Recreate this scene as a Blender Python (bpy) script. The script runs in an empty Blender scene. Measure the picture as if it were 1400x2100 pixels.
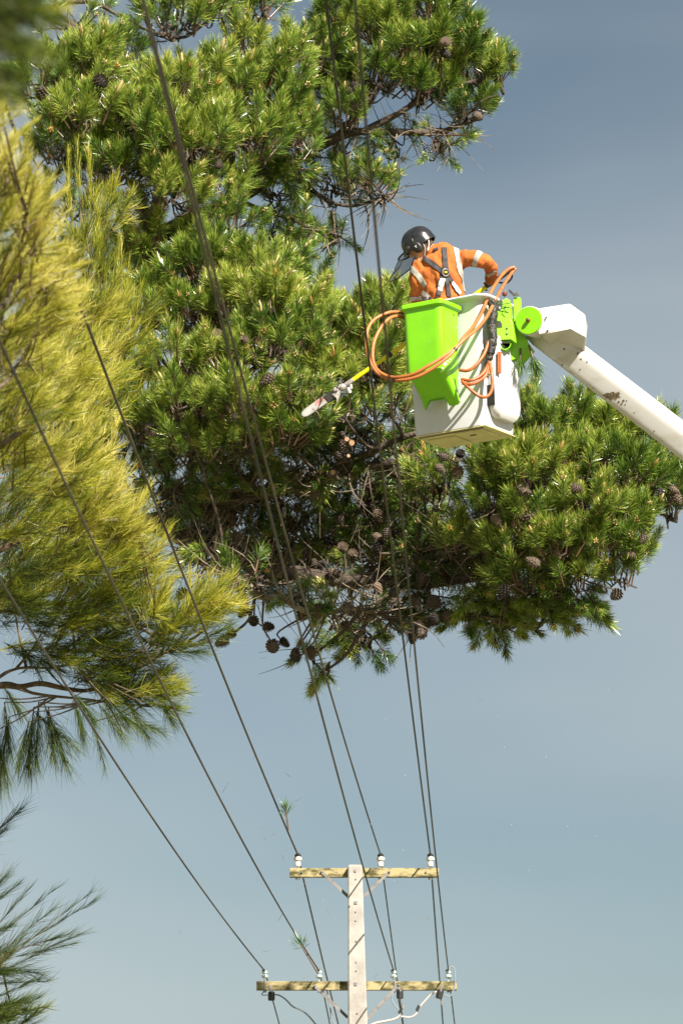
import bpy, math, random
import numpy as np
from mathutils import Vector, Matrix, noise
from mathutils.bvhtree import BVHTree

C = bpy.context.scene.collection
scene = bpy.context.scene
rnd = random.Random(7)
rng = np.random.default_rng(11)
R = math.radians

# ------------------------------------------------------------------ camera
FPX = 8750.0                      # focal length in pixels of the 1400x2100 photograph
PITCH = R(12.5)
CAMZ = 1.6
cam_d = bpy.data.cameras.new('camera')
cam = bpy.data.objects.new('camera', cam_d); C.objects.link(cam)
cam.location = (0, 0, CAMZ); cam.rotation_euler = (R(90) + PITCH, 0, 0)
cam_d.sensor_fit = 'VERTICAL'; cam_d.sensor_height = 36.0; cam_d.sensor_width = 24.0
cam_d.lens = 150.0
cam_d.clip_start = 0.5; cam_d.clip_end = 5000
cam_d.dof.use_dof = True; cam_d.dof.focus_distance = 33.5; cam_d.dof.aperture_fstop = 5.6
scene.camera = cam

# ------------------------------------------------------------------ light
SUN_EL, SUN_AZ = R(39), R(32)     # sun high behind the camera, to its right
light_dir = Vector((-math.cos(SUN_EL) * math.sin(SUN_AZ), math.cos(SUN_EL) * math.cos(SUN_AZ), -math.sin(SUN_EL)))
world = bpy.data.worlds.new('World'); scene.world = world; world.use_nodes = True
wt = world.node_tree; wt.nodes.clear()
wo = wt.nodes.new('ShaderNodeOutputWorld')
sky = wt.nodes.new('ShaderNodeTexSky'); sky.sky_type = 'NISHITA'; sky.sun_disc = False
sky.sun_elevation = SUN_EL; sky.sun_rotation = math.pi - SUN_AZ
sky.air_density = 1.0; sky.dust_density = 1.0; sky.ozone_density = 1.0
hsv = wt.nodes.new('ShaderNodeHueSaturation'); hsv.inputs['Saturation'].default_value = 0.78
bg1 = wt.nodes.new('ShaderNodeBackground'); bg1.inputs['Strength'].default_value = 0.05
bg2 = wt.nodes.new('ShaderNodeBackground'); bg2.inputs['Color'].default_value = (0.45, 0.485, 0.495, 1); bg2.inputs['Strength'].default_value = 0.55
tc = wt.nodes.new('ShaderNodeTexCoord'); mp = wt.nodes.new('ShaderNodeMapping')
mp.inputs['Scale'].default_value = (3.0, 3.0, 9.0); mp.inputs['Location'].default_value = (11.3, 3.3, 1.9)
nz = wt.nodes.new('ShaderNodeTexNoise'); nz.inputs['Scale'].default_value = 1.0; nz.inputs['Detail'].default_value = 4; nz.inputs['Roughness'].default_value = 0.45
rp = wt.nodes.new('ShaderNodeValToRGB'); rp.color_ramp.elements[0].position = 0.30; rp.color_ramp.elements[1].position = 0.78
rp.color_ramp.elements[1].color = (0.85, 0.85, 0.85, 1)
mx = wt.nodes.new('ShaderNodeMixShader')
L = wt.links.new
sx_ = wt.nodes.new('ShaderNodeSeparateXYZ'); gr = wt.nodes.new('ShaderNodeValToRGB'); ml = wt.nodes.new('ShaderNodeMixRGB'); ml.blend_type = 'MULTIPLY'; ml.inputs[0].default_value = 1
gr.color_ramp.elements[0].position = 0.0; gr.color_ramp.elements[0].color = (0.645, 0.685, 0.655, 1); gr.color_ramp.elements[1].position = 0.5; gr.color_ramp.elements[1].color = (0.47, 0.54, 0.53, 1)
L(tc.outputs['Generated'], sx_.inputs[0]); L(sx_.outputs['Z'], gr.inputs['Fac']); L(tc.outputs['Generated'], mp.inputs['Vector']); L(mp.outputs['Vector'], nz.inputs['Vector']); L(nz.outputs['Fac'], rp.inputs['Fac'])
L(sky.outputs['Color'], hsv.inputs['Color']); L(hsv.outputs['Color'], ml.inputs[1]); L(gr.outputs['Color'], ml.inputs[2]); L(ml.outputs[0], bg1.inputs['Color'])
L(rp.outputs['Color'], mx.inputs['Fac']); L(bg1.outputs[0], mx.inputs[1]); L(bg2.outputs[0], mx.inputs[2]); L(mx.outputs[0], wo.inputs['Surface'])

sun_d = bpy.data.lights.new('sun', 'SUN'); sun_d.energy = 5.0; sun_d.angle = R(0.5); sun_d.color = (1.0, 0.945, 0.85)
sun = bpy.data.objects.new('sun', sun_d); C.objects.link(sun)
sun.rotation_euler = light_dir.to_track_quat('-Z', 'Y').to_euler(); sun.location = (20, -20, 40)

scene.view_settings.view_transform = 'Standard'; scene.view_settings.look = 'None'
scene.view_settings.gamma = 1.0; scene.view_settings.use_curve_mapping = False
scene.view_settings.exposure = 1.3

# ------------------------------------------------------------------ helpers
SP, CP = math.sin(PITCH), math.cos(PITCH)
def ray(px, py):
    x, y = (px - 700) / FPX, (1050 - py) / FPX
    return Vector((x, CP - y * SP, SP + y * CP))
def P(px, py, Y):
    """the point at distance Y down the road that the photograph shows at px, py"""
    d = ray(px, py); return Vector((0, 0, CAMZ)) + d * (Y / d.y)
def project(A):
    A = np.asarray(A, float); z = A[:, 2] - CAMZ
    zc = A[:, 1] * CP + z * SP; yc = -A[:, 1] * SP + z * CP
    return np.stack([700 + FPX * A[:, 0] / zc, 1050 - FPX * yc / zc, zc], 1)

def tag(o, label=None, cat=None, group=None, kind=None):
    if label: o['label'] = label
    if cat: o['category'] = cat
    if group: o['group'] = group
    if kind: o['kind'] = kind
    return o
def attach(o, parent):
    if parent is not None:
        o.parent = parent
        o.matrix_parent_inverse = Matrix.Translation(parent['base']).inverted() if 'base' in parent.keys() else Matrix.Identity(4)
    return o
def thing(name, loc, label, cat, group=None):
    o = bpy.data.objects.new(name, None); C.objects.link(o)
    o.location = loc; o.empty_display_size = 0.2
    o['base'] = tuple(loc)
    return tag(o, label, cat, group)
def link(name, me, parent=None, M=None):
    o = bpy.data.objects.new(name, me); C.objects.link(o)
    attach(o, parent)
    if M is not None: o.matrix_basis = M
    return o

def frames(pts):
    pts = [Vector(p) for p in pts]; n = len(pts); out = []
    t0 = (pts[1] - pts[0]).normalized()
    ref = Vector((0, 0, 1)) if abs(t0.z) < 0.9 else Vector((1, 0, 0))
    u = t0.cross(ref).normalized()
    for i in range(n):
        t = (pts[min(i + 1, n - 1)] - pts[max(i - 1, 0)])
        t = t.normalized() if t.length > 1e-9 else t0
        u = (u - t * u.dot(t)); u = u.normalized() if u.length > 1e-6 else t.orthogonal().normalized()
        out.append((pts[i], t, u, t.cross(u)))
    return out
def spline(ctrl, sub=8):
    ctrl = [Vector(c) for c in ctrl]
    if len(ctrl) < 3: return ctrl
    p = [ctrl[0] * 2 - ctrl[1]] + ctrl + [ctrl[-1] * 2 - ctrl[-2]]
    out = []
    for i in range(1, len(p) - 2):
        a, b, c, d = p[i - 1], p[i], p[i + 1], p[i + 2]
        for k in range(sub):
            t = k / sub
            out.append(0.5 * ((2 * b) + (c - a) * t + (2 * a - 5 * b + 4 * c - d) * t * t + (3 * b - a - 3 * c + d) * t ** 3))
    out.append(ctrl[-1]); return out

class MB:
    def __init__(s): s.v = []; s.f = []; s.m = []; s.mi = 0
    def add(s, vs, fs):
        o = len(s.v); s.v += [tuple(v) for v in vs]
        s.f += [tuple(i + o for i in f) for f in fs]; s.m += [s.mi] * len(fs); return s
    def rings(s, rings, cap0=True, cap1=True, closed=True):
        n = len(rings[0]); vs = [v for r in rings for v in r]; fs = []
        for i in range(len(rings) - 1):
            for k in range(n if closed else n - 1):
                a, b = i * n + k, i * n + (k + 1) % n
                fs.append((a, b, b + n, a + n))
        if cap0: fs.append(tuple(range(n))[::-1])
        if cap1: fs.append(tuple((len(rings) - 1) * n + k for k in range(n)))
        return s.add(vs, fs)
    def tube(s, pts, r, n=8, caps=True, power=2.0, flat=1.0, twist=0.0):
        fr = frames(pts); m = len(fr); rs = []
        for i, (p, t, u, w) in enumerate(fr):
            if twist: u, w = u * math.cos(twist) + w * math.sin(twist), w * math.cos(twist) - u * math.sin(twist)
            rr = r(i / (m - 1)) if callable(r) else (r[i] if isinstance(r, (list, tuple)) else r)
            ring = []
            for k in range(n):
                a = 2 * math.pi * (k + 0.5) / n; c, q = math.cos(a), math.sin(a)
                c = math.copysign(abs(c) ** (2 / power), c); q = math.copysign(abs(q) ** (2 / power), q)
                ring.append(p + u * (rr * c) + w * (rr * q * flat))
            rs.append(ring)
        return s.rings(rs, caps, caps)
    def box(s, c, size, M=None):
        hx, hy, hz = size[0] / 2, size[1] / 2, size[2] / 2; c = Vector(c); vs = []
        for z in (-hz, hz):
            for x, y in ((-hx, -hy), (hx, -hy), (hx, hy), (-hx, hy)):
                v = Vector((x, y, z)); v = (M @ v) if M is not None else v
                vs.append(c + v)
        return s.add(vs, [(3, 2, 1, 0), (4, 5, 6, 7), (0, 1, 5, 4), (1, 2, 6, 5), (2, 3, 7, 6), (3, 0, 4, 7)])
    def beam(s, a, b, w, h, up=(0, 0, 1)):
        a, b = Vector(a), Vector(b); t = (b - a).normalized(); u = t.cross(Vector(up)).normalized(); q = u.cross(t)
        rs = [[p + u * (x * w / 2) + q * (z * h / 2) for x, z in ((-1, -1), (1, -1), (1, 1), (-1, 1))] for p in (a, b)]
        return s.rings(rs)
    def lathe(s, prof, o, axis, n=20, caps=True):
        o = Vector(o); t = Vector(axis).normalized(); u = t.orthogonal().normalized(); w = t.cross(u)
        rs = [[o + t * h + (u * math.cos(2 * math.pi * k / n) + w * math.sin(2 * math.pi * k / n)) * max(r, 1e-4) for k in range(n)] for r, h in prof]
        return s.rings(rs, caps, caps)
    def ell(s, c, ax, n=14, m=9):
        """ellipsoid with three axis vectors"""
        c = Vector(c); a, b, d = [Vector(x) for x in ax]; rs = []
        for j in range(1, m):
            th = math.pi * j / m
            rs.append([c + (a * math.cos(2 * math.pi * k / n) + b * math.sin(2 * math.pi * k / n)) * math.sin(th) - d * math.cos(th) for k in range(n)])
        return s.rings(rs)
    def prism(s, poly, d):
        """a polygon of points pushed along d"""
        n = len(poly); d = Vector(d); vs = [Vector(p) for p in poly] + [Vector(p) + d for p in poly]
        fs = [tuple(range(n)), tuple(range(n, 2 * n))[::-1]] + [(i, i + n, (i + 1) % n + n, (i + 1) % n) for i in range(n)]
        return s.add(vs, fs)
    def mesh(s, name, mats, smooth=True):
        me = bpy.data.meshes.new(name); me.from_pydata(s.v, [], s.f)
        for m in (mats if isinstance(mats, (list, tuple)) else [mats]): me.materials.append(m)
        if any(s.m): me.polygons.foreach_set('material_index', s.m)
        import bmesh
        bm = bmesh.new(); bm.from_mesh(me); bmesh.ops.recalc_face_normals(bm, faces=bm.faces); bm.to_mesh(me); bm.free()
        if smooth:
            me.polygons.foreach_set('use_smooth', [True] * len(me.polygons))
            try: me.set_sharp_from_angle(angle=R(38))
            except Exception: pass
        me.update(); return me
    def build(s, name, mats, parent=None, smooth=True, bevel=0, M=None):
        o = link(name, s.mesh(name, mats, smooth), parent, M)
        if bevel:
            b = o.modifiers.new('bevel', 'BEVEL'); b.width = bevel; b.segments = 2; b.limit_method = 'ANGLE'; b.angle_limit = R(35)
        return o

def np_mesh(name, V, T, mat, tint=None, smooth=False):
    V = np.ascontiguousarray(V, np.float32); T = np.ascontiguousarray(T, np.int32)
    me = bpy.data.meshes.new(name)
    me.vertices.add(len(V)); me.vertices.foreach_set('co', V.ravel())
    me.loops.add(T.size); me.loops.foreach_set('vertex_index', T.ravel())
    me.polygons.add(len(T)); me.polygons.foreach_set('loop_start', np.arange(0, T.size, 3, dtype=np.int32))
    me.update(calc_edges=True)
    if tint is not None:
        a = me.attributes.new('tint', 'FLOAT', 'POINT'); a.data.foreach_set('value', np.ascontiguousarray(tint, np.float32))
    me.materials.append(mat); return me

# ------------------------------------------------------------------ materials
def new_mat(name):
    m = bpy.data.materials.new(name); m.use_nodes = True; return m, m.node_tree, m.node_tree.nodes['Principled BSDF']
def pm(name, c1, c2=None, scale=8.0, rough=0.5, metal=0.0, bump=0.0, bscale=None, detail=4, ramp=(0.35, 0.7), spec=0.5, coat=0.0, stretch=None, rand=None):
    m, t, b = new_mat(name)
    b.inputs['Roughness'].default_value = rough; b.inputs['Metallic'].default_value = metal
    b.inputs['Specular IOR Level'].default_value = spec; b.inputs['Coat Weight'].default_value = coat; b.inputs['Coat Roughness'].default_value = 0.08
    b.inputs['Base Color'].default_value = (*c1, 1)
    tc = t.nodes.new('ShaderNodeTexCoord'); vec = tc.outputs['Object']
    if stretch:
        mp = t.nodes.new('ShaderNodeMapping'); mp.inputs['Scale'].default_value = stretch
        t.links.new(vec, mp.inputs['Vector']); vec = mp.outputs['Vector']
    if c2 is not None:
        n = t.nodes.new('ShaderNodeTexNoise'); n.inputs['Scale'].default_value = scale; n.inputs['Detail'].default_value = detail
        r = t.nodes.new('ShaderNodeValToRGB'); r.color_ramp.elements[0].position, r.color_ramp.elements[1].position = ramp
        r.color_ramp.elements[0].color = (*c1, 1); r.color_ramp.elements[1].color = (*c2, 1)
        t.links.new(vec, n.inputs['Vector'])
        fac = n.outputs['Fac']
        if rand:
            oi = t.nodes.new('ShaderNodeObjectInfo'); ma = t.nodes.new('ShaderNodeMath'); ma.operation = 'MULTIPLY_ADD'
            ma.inputs[1].default_value = rand; t.links.new(oi.outputs['Random'], ma.inputs[0])
            mb_ = t.nodes.new('ShaderNodeMath'); mb_.operation = 'SUBTRACT'; mb_.inputs[1].default_value = rand / 2
            t.links.new(fac, mb_.inputs[0]); t.links.new(mb_.outputs[0], ma.inputs[2]); fac = ma.outputs[0]
        t.links.new(fac, r.inputs['Fac']); t.links.new(r.outputs['Color'], b.inputs['Base Color'])
    if bump:
        n2 = t.nodes.new('ShaderNodeTexNoise'); n2.inputs['Scale'].default_value = bscale or scale * 4; n2.inputs['Detail'].default_value = 5
        bp = t.nodes.new('ShaderNodeBump'); bp.inputs['Strength'].default_value = bump; bp.inputs['Distance'].default_value = 0.02
        t.links.new(vec, n2.inputs['Vector']); t.links.new(n2.outputs['Fac'], bp.inputs['Height']); t.links.new(bp.outputs['Normal'], b.inputs['Normal'])
    return m
def leaf_mat(name, stops, rough=0.42, trans=0.35, spec=0.5):
    m, t, b = new_mat(name)
    at = t.nodes.new('ShaderNodeAttribute'); at.attribute_name = 'tint'
    oi = t.nodes.new('ShaderNodeObjectInfo')
    r = t.nodes.new('ShaderNodeValToRGB'); e = r.color_ramp.elements
    while len(e) < len(stops): e.new(0.5)
    for k, (p_, c) in enumerate(stops): e[k].position = p_; e[k].color = (*c, 1)
    t.links.new(at.outputs['Fac'], r.inputs['Fac'])
    t.links.new(r.outputs['Color'], b.inputs['Base Color'])
    b.inputs['Roughness'].default_value = rough; b.inputs['Specular IOR Level'].default_value = spec
    tr = t.nodes.new('ShaderNodeBsdfTranslucent'); mxs = t.nodes.new('ShaderNodeMixShader'); mxs.inputs['Fac'].default_value = trans
    t.links.new(r.outputs['Color'], tr.inputs['Color'])
    t.links.new(b.outputs[0], mxs.inputs[1]); t.links.new(tr.outputs[0], mxs.inputs[2])
    t.links.new(mxs.outputs[0], t.nodes['Material Output'].inputs['Surface'])
    return m

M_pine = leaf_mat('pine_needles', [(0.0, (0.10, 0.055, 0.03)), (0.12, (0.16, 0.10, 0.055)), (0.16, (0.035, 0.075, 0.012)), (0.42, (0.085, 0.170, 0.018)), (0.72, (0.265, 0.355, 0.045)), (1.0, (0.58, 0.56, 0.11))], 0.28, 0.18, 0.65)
M_oak = leaf_mat('she_oak_foliage', [(0.0, (0.10, 0.06, 0.03)), (0.10, (0.20, 0.13, 0.07)), (0.14, (0.025, 0.045, 0.010)), (0.42, (0.105, 0.155, 0.013)), (0.70, (0.45, 0.43, 0.028)), (1.0, (0.76, 0.66, 0.20))], 0.42, 0.42, 0.45)
M_bark = pm('pine_bark', (0.028, 0.019, 0.013), (0.11, 0.08, 0.058), 14, 0.9, bump=0.9, bscale=30)
M_twig = pm('grey_twig', (0.06, 0.045, 0.03), (0.26, 0.20, 0.14), 9, 0.85)
M_oakbark = pm('she_oak_bark', (0.05, 0.035, 0.022), (0.19, 0.13, 0.08), 18, 0.9, bump=0.5)
M_cone = pm('cone_scale', (0.014, 0.0095, 0.007), (0.15, 0.105, 0.07), 30, 0.75, rand=0.8, ramp=(0.1, 0.9))  # cone brown darkened to stand for canopy shade
M_candle = pm('pollen_cone', (0.50, 0.27, 0.08), (0.52, 0.42, 0.20), 60, 0.7, rand=0.6)
M_cut = pm('cut_wood', (0.30, 0.15, 0.07), (0.42, 0.27, 0.15), 40, 0.8)
M_white = pm('white_fibreglass', (0.61, 0.60, 0.605), (0.53, 0.515, 0.51), 5, 0.28, ramp=(0.45, 0.9), coat=0.25, bump=0.03, bscale=60)
M_boom = pm('white_boom_paint', (0.60, 0.575, 0.555), (0.44, 0.39, 0.33), 3.5, 0.32, ramp=(0.5, 0.85), coat=0.2, stretch=(1, 1, 2.5))
M_under = pm('worn_bounce_lit_floor', (0.72, 0.67, 0.38), (0.52, 0.48, 0.26), 9, 0.5, ramp=(0.4, 0.8))  # yellow of light bounced off the grass put into the worn floor colour
M_green = pm('lime_plastic', (0.205, 0.60, 0.005), (0.16, 0.49, 0.006), 5, 0.30, ramp=(0.45, 0.9), coat=0.3)
M_greenp = pm('lime_paint', (0.22, 0.56, 0.007), (0.17, 0.42, 0.01), 14, 0.38, ramp=(0.5, 0.9))
M_hose = pm('orange_hose', (0.46, 0.155, 0.04), (0.34, 0.105, 0.03), 7, 0.45)
M_hosed = pm('rust_orange_hose', (0.42, 0.105, 0.02), (0.28, 0.07, 0.015), 10, 0.42)
M_black = pm('black_rubber', (0.012, 0.011, 0.010), (0.03, 0.027, 0.025), 20, 0.45)
M_tape = pm('black_wrap', (0.02, 0.016, 0.014), (0.055, 0.042, 0.035), 25, 0.33, bump=1.0, bscale=45)
M_steel = pm('dull_steel', (0.30, 0.29, 0.28), (0.16, 0.15, 0.14), 30, 0.45, metal=0.7)
M_galv = pm('galvanised_steel', (0.24, 0.22, 0.205), (0.13, 0.115, 0.10), 20, 0.7, metal=0.2)
M_red = pm('rust_red_knob', (0.17, 0.03, 0.012), (0.10, 0.02, 0.01), 30, 0.4)
M_dirt = pm('brown_scrape', (0.045, 0.03, 0.016), (0.24, 0.18, 0.10), 55, 0.8)
M_jacket = pm('orange_cotton', (0.47, 0.125, 0.018), (0.36, 0.09, 0.012), 6, 0.85, bump=0.35, bscale=28)
M_reflect = pm('silver_tape', (0.45, 0.42, 0.36), (0.30, 0.28, 0.24), 22, 0.5, bump=0.2, bscale=60)
M_strap = pm('black_webbing', (0.022, 0.020, 0.022), (0.045, 0.04, 0.042), 60, 0.75)
M_label = pm('white_label', (0.80, 0.78, 0.76), None, rough=0.6)
M_fleck = pm('sawdust', (0.42, 0.38, 0.30), None, rough=0.8)
M_yellow = pm('yellow_fibreglass', (0.82, 0.72, 0.008), (0.74, 0.60, 0.006), 8, 0.35)
M_yel2 = pm('yellow_plastic', (0.75, 0.48, 0.02), None, rough=0.4)
M_skin = pm('skin', (0.62, 0.37, 0.26), (0.55, 0.30, 0.21), 20, 0.55)
M_hair = pm('brown_hair', (0.07, 0.04, 0.025), (0.15, 0.09, 0.05), 90, 0.6)
M_helmet = pm('black_helmet', (0.010, 0.010, 0.012), (0.022, 0.021, 0.021), 30, 0.24, coat=0.3, bump=0.08, bscale=50)
M_glove = pm('black_glove', (0.02, 0.015, 0.013), (0.06, 0.04, 0.03), 30, 0.7)
M_trouser = pm('navy_cloth', (0.02, 0.025, 0.05), (0.03, 0.035, 0.06), 8, 0.85)
M_alloy = pm('cast_alloy', (0.46, 0.42, 0.38), (0.25, 0.22, 0.20), 40, 0.45, metal=0.35)
M_bar = pm('white_bar', (0.42, 0.405, 0.38), (0.28, 0.27, 0.24), 14, 0.35)
M_print = pm('red_print', (0.62, 0.07, 0.03), None, rough=0.5)
M_conc = pm('concrete_post', (0.27, 0.245, 0.215), (0.39, 0.365, 0.33), 5, 0.9, bump=0.2, bscale=25)
M_timber = pm('weathered_arm', (0.34, 0.28, 0.14), (0.06, 0.052, 0.014), 9, 0.9, ramp=(0.42, 0.62), stretch=(1, 1, 2.2), bump=0.2)
M_porc = pm('white_porcelain', (0.58, 0.55, 0.50), None, rough=0.2, coat=0.3)
M_glass = pm('pale_glass', (0.42, 0.50, 0.47), (0.30, 0.37, 0.35), 30, 0.15, coat=0.3)
M_wire = pm('dark_wire', (0.015, 0.014, 0.012), (0.105, 0.088, 0.058), 0.5, 0.6, spec=0.3)
M_cable = pm('grey_cable', (0.20, 0.23, 0.25), None, rough=0.5)
M_pink = pm('pale_cable', (0.60, 0.46, 0.40), None, rough=0.6)
M_grass = pm('pasture', (0.12, 0.112, 0.042), (0.20, 0.18, 0.085), 0.6, 0.95, bump=0.4)
mv, tv, bv = new_mat('visor_mesh')
bv.inputs['Base Color'].default_value = (0.09, 0.115, 0.135, 1); bv.inputs['Roughness'].default_value = 0.4
_t = tv.nodes.new('ShaderNodeBsdfTransparent'); _m = tv.nodes.new('ShaderNodeMixShader'); _m.inputs[0].default_value = 0.42
_n = tv.nodes.new('ShaderNodeTexNoise'); _n.inputs['Scale'].default_value = 40
_r = tv.nodes.new('ShaderNodeMapRange'); _r.inputs['To Min'].default_value = 0.5; _r.inputs['To Max'].default_value = 0.7
tv.links.new(_n.outputs['Fac'], _r.inputs['Value']); tv.links.new(_r.outputs[0], _m.inputs[0])
tv.links.new(_t.outputs[0], _m.inputs[1]); tv.links.new(bv.outputs[0], _m.inputs[2]); tv.links.new(_m.outputs[0], tv.nodes['Material Output'].inputs['Surface'])
M_visor = mv

# ------------------------------------------------------------------ ground
g = MB(); N = 24
for j in range(N + 1):
    for i in range(N + 1):
        x, y = (i / N - .5) * 1600, (j / N - .35) * 1600
        g.v.append((x, y, -0.02 - 6.0 * max(0, (y - 70) / 300.0) ** 1.2 if y > 70 else -0.02))
for j in range(N):
    for i in range(N): a = j * (N + 1) + i; g.f.append((a, a + 1, a + N + 2, a + N + 1)); g.m.append(0)
tag(g.build('ground', M_grass), 'rough pasture running under the trees and the power line', kind='structure')

# ------------------------------------------------------------------ utility pole and lines
PY = 41.0
U = 0.703                          # pole and wires scaled about the camera by this from the sizes typed below
class PB(MB):
    def lathe(s, prof, o, axis, n=20, caps=True): return MB.lathe(s, [(r * U, h * U) for r, h in prof], o, axis, n, caps)
    def box(s, c, size, M=None): return MB.box(s, c, [k * U for k in size], M)
    def beam(s, a, b, w, h, up=(0, 0, 1)): return MB.beam(s, a, b, w * U, h * U, up)
    def tube(s, pts, r, n=8, **k): return MB.tube(s, pts, r * U, n, **k)
pole = thing('utility_pole', (P(731, 2100, PY).x, PY, 0), 'pale concrete pole with two timber crossarms carrying seven wires', 'utility pole')
px_m = FPX / PY
zt = P(728, 1775, PY).z; xt = P(727.5, 1775, PY).x; xb = P(733, 2100, PY).x
z21 = P(733, 2100, PY).z
def pole_half(z): return 0.098 * U + (zt - z) * 0.0155
def pole_x(z): return xt + (xb - xt) * (zt - z) / (zt - z21)
pm_ = PB(); rings = []
for z in (zt, zt - 0.02, zt - 1.5, zt - 3.2, 0.0, -0.3):
    h = pole_half(z) - (0.008 if z == zt else 0); x = pole_x(z); c = h * 0.16
    rings.append([(x + a * h + b, PY - .014 + d * h * .8 + e, z) for a, d, b, e in ((-1, -1, 0, c), (-1, -1, c, 0), (1, -1, -c, 0), (1, -1, 0, c), (1, 1, 0, -c), (1, 1, -c, 0), (-1, 1, c, 0), (-1, 1, 0, -c))])
pm_.rings(rings).build('post', M_conc, pole, smooth=False)
def armY(z): return PY - .014 + pole_half(z) * .8 + 0.055 * U
def crossarm(x0, x1, y0, y1):
    Y = armY(P(730, y0, PY).z)
    a, b = P(x0, (y0 + y1) / 2, Y), P(x1, (y0 + y1) / 2, Y)
    h = (y1 - y0) / px_m
    PB().beam(a, b, 0.10, h / U).build('crossarm', M_timber, pole, smooth=False, bevel=0.004)
    return Y, a.z, h
Y1, z1, h1 = crossarm(594, 899, 1781, 1799.5)
Y2, z2, h2 = crossarm(526, 936, 2013, 2031)
def brace(x0, y0, x1, y1, Y):
    a, b = P(x0, y0, Y - 0.062 * U), P(x1, y1, Y - 0.062 * U)
    PB().beam(a, b, 0.008, 0.04, up=(b - a).cross(Vector((0, 1, 0)))).build('brace', M_galv, pole, smooth=False)
    PB().lathe([(0.014, 0), (0.014, .02), (0.008, .025)], P(x0, y0, Y - 0.064 * U), (0, -1, 0), 8).build('bolt', M_steel, pole)
brace(659, 1788, 714, 1839, Y1); brace(798, 1788, 746, 1839, Y1)
brace(645, 2022, 713, 2087, Y2); brace(817, 2020, 752, 2090, Y2)
for (bx, by, sz) in ((728, 1786, .03), (729, 1803, .016), (729, 1851, .042), (729, 1870, .016), (729, 1888, .016), (730, 1930, .02), (730, 1973, .016), (730, 1991, .016), (729, 2018, .042), (732, 2078, .02), (716.5, 1858, .02)):
    c = P(bx, by, PY - .014 - pole_half(P(bx, by, PY).z) * .8 - .003)
    PB().box(c, (sz, .015, sz)).build('bolt', M_steel, pole, smooth=False)
for (bx, by, Y) in ((619, 1789, Y1), (873, 1789, Y1)):
    PB().lathe([(0.016, 0), (0.016, .012), (0.009, .02)], P(bx, by, Y - .05 * U), (0, -1, 0), 8).build('bolt', M_steel, pole)
ins_top = {}
for k, x in enumerate((610.5, 780, 882)):
    o = P(x, 1781, Y1); o.z = z1 + h1 / 2
    i_ = PB().lathe([(0.012, 0), (.012, .03), (0.038, .03), (0.042, .05), (0.040, .085), (0.034, .095), (0.034, .105), (0.052, .11), (0.060, .125), (0.058, .15), (0.040, .158), (0.036, .17), (0.030, .20), (.012, .206)], o, (0, 0, 1), 16).build('insulator', M_porc, pole)
    PB().lathe([(0.030, .16), (.046, .168), (.048, .182), (.036, .198), (.02, .212)], o, (0, 0, 1), 12).build('tie', M_black, i_)
    PB().lathe([(0.03, -.03), (0.03, 0.0)], (o.x, o.y, z1 - h1 / 2), (0, 0, 1), 8).build('nut', M_steel, i_)
    ins_top['T%d' % (k + 1)] = o + Vector((0, 0, .19 * U))
for k, x in enumerate((543, 654.5, 807, 919)):
    o = P(x, 2013, Y2); o.z = z2 + h2 / 2
    i_ = PB().lathe([(0.010, 0), (.010, .05), (0.034, .05), (0.046, .062), (0.044, .085), (0.026, .095), (0.024, .108), (0.038, .115), (0.040, .13), (0.026, .150), (.01, .156)], o, (0, 0, 1), 14).build('insulator', M_glass, pole)
    PB().lathe([(0.026, .128), (.030, .14), (.022, .165), (.008, .17)], o + Vector((-.012 * U, 0, 0)), (0, 0, 1), 10).build('tie', M_black, i_)
    PB().lathe([(0.022, -.03), (0.022, 0.0)], (o.x, o.y, z2 - h2 / 2), (0, 0, 1), 8).build('nut', M_steel, i_)
    ins_top['B%d' % (k + 1)] = o + Vector((0, 0, .145 * U))
for x, y, tl in ((556.5, 2043, 0), (819.5, 2039, 0), (901, 2039, .25)):
    c = P(x, y, Y2 - .05 * U); ax = Vector((tl, 0, 1)).normalized()
    a_ = PB().lathe([(.03, -.062), (.046, -.056), (.048, -.02), (.046, .02), (.048, .04), (.040, .06), (.02, .066)], c, ax, 14).build('surge_arrester', M_black, pole)
    PB().beam(c + ax * .06 * U, P(x - 4 + tl * 45, 2021, Y2 - .058 * U), .03, .006, up=(0, 1, 0)).build('hanger', M_galv, a_)
def cable(name, pts, r, m, Y): return PB().tube(spline([P(x, y, Y) for x, y in pts], 6), r, 6).build(name, m, pole)
cable('jumper_cable', [(543, 1998), (542, 2028), (537, 2040), (549, 2041), (557, 2048)], .007, M_cable, Y2 - .06 * U)
cable('jumper_cable', [(560, 2040), (572, 2041), (586, 2050), (600, 2064), (616, 2071), (631, 2082), (648, 2102), (662, 2125)], .011, M_cable, Y2 - .05 * U)
cable('jumper_cable', [(655, 2000), (664, 2008), (670, 2030), (676, 2060), (679, 2082), (684, 2098), (700, 2106)], .009, M_cable, Y2 + .02 * U)
cable('jumper_cable', [(807, 2000), (809, 2022), (804, 2040), (803, 2050), (808, 2060), (819, 2074), (822, 2088)], .010, M_cable, Y2 - .06 * U)
cable('jumper_cable', [(820, 2078), (818, 2084), (808, 2090), (790, 2094), (770, 2098), (752, 2106)], .014, M_pink, Y2 - .05 * U)
cable('jumper_cable', [(820, 2084), (840, 2086), (852, 2080), (858, 2068), (872, 2051), (888, 2036), (897, 2034)], .011, M_pink, Y2 - .05 * U)
cable('jumper_cable', [(919, 1990), (925, 1982), (932, 1990), (932, 2020), (926, 2038), (920, 2044), (911, 2040)], .009, M_cable, Y2 - .06 * U)
for x, y in ((820, 2073), (856, 2068)):
    PB().tube([P(x - 2, y + 5, Y2 - .055 * U), P(x + 3, y - 6, Y2 - .055 * U)], .022, 8).build('connector', M_black, pole)
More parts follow.
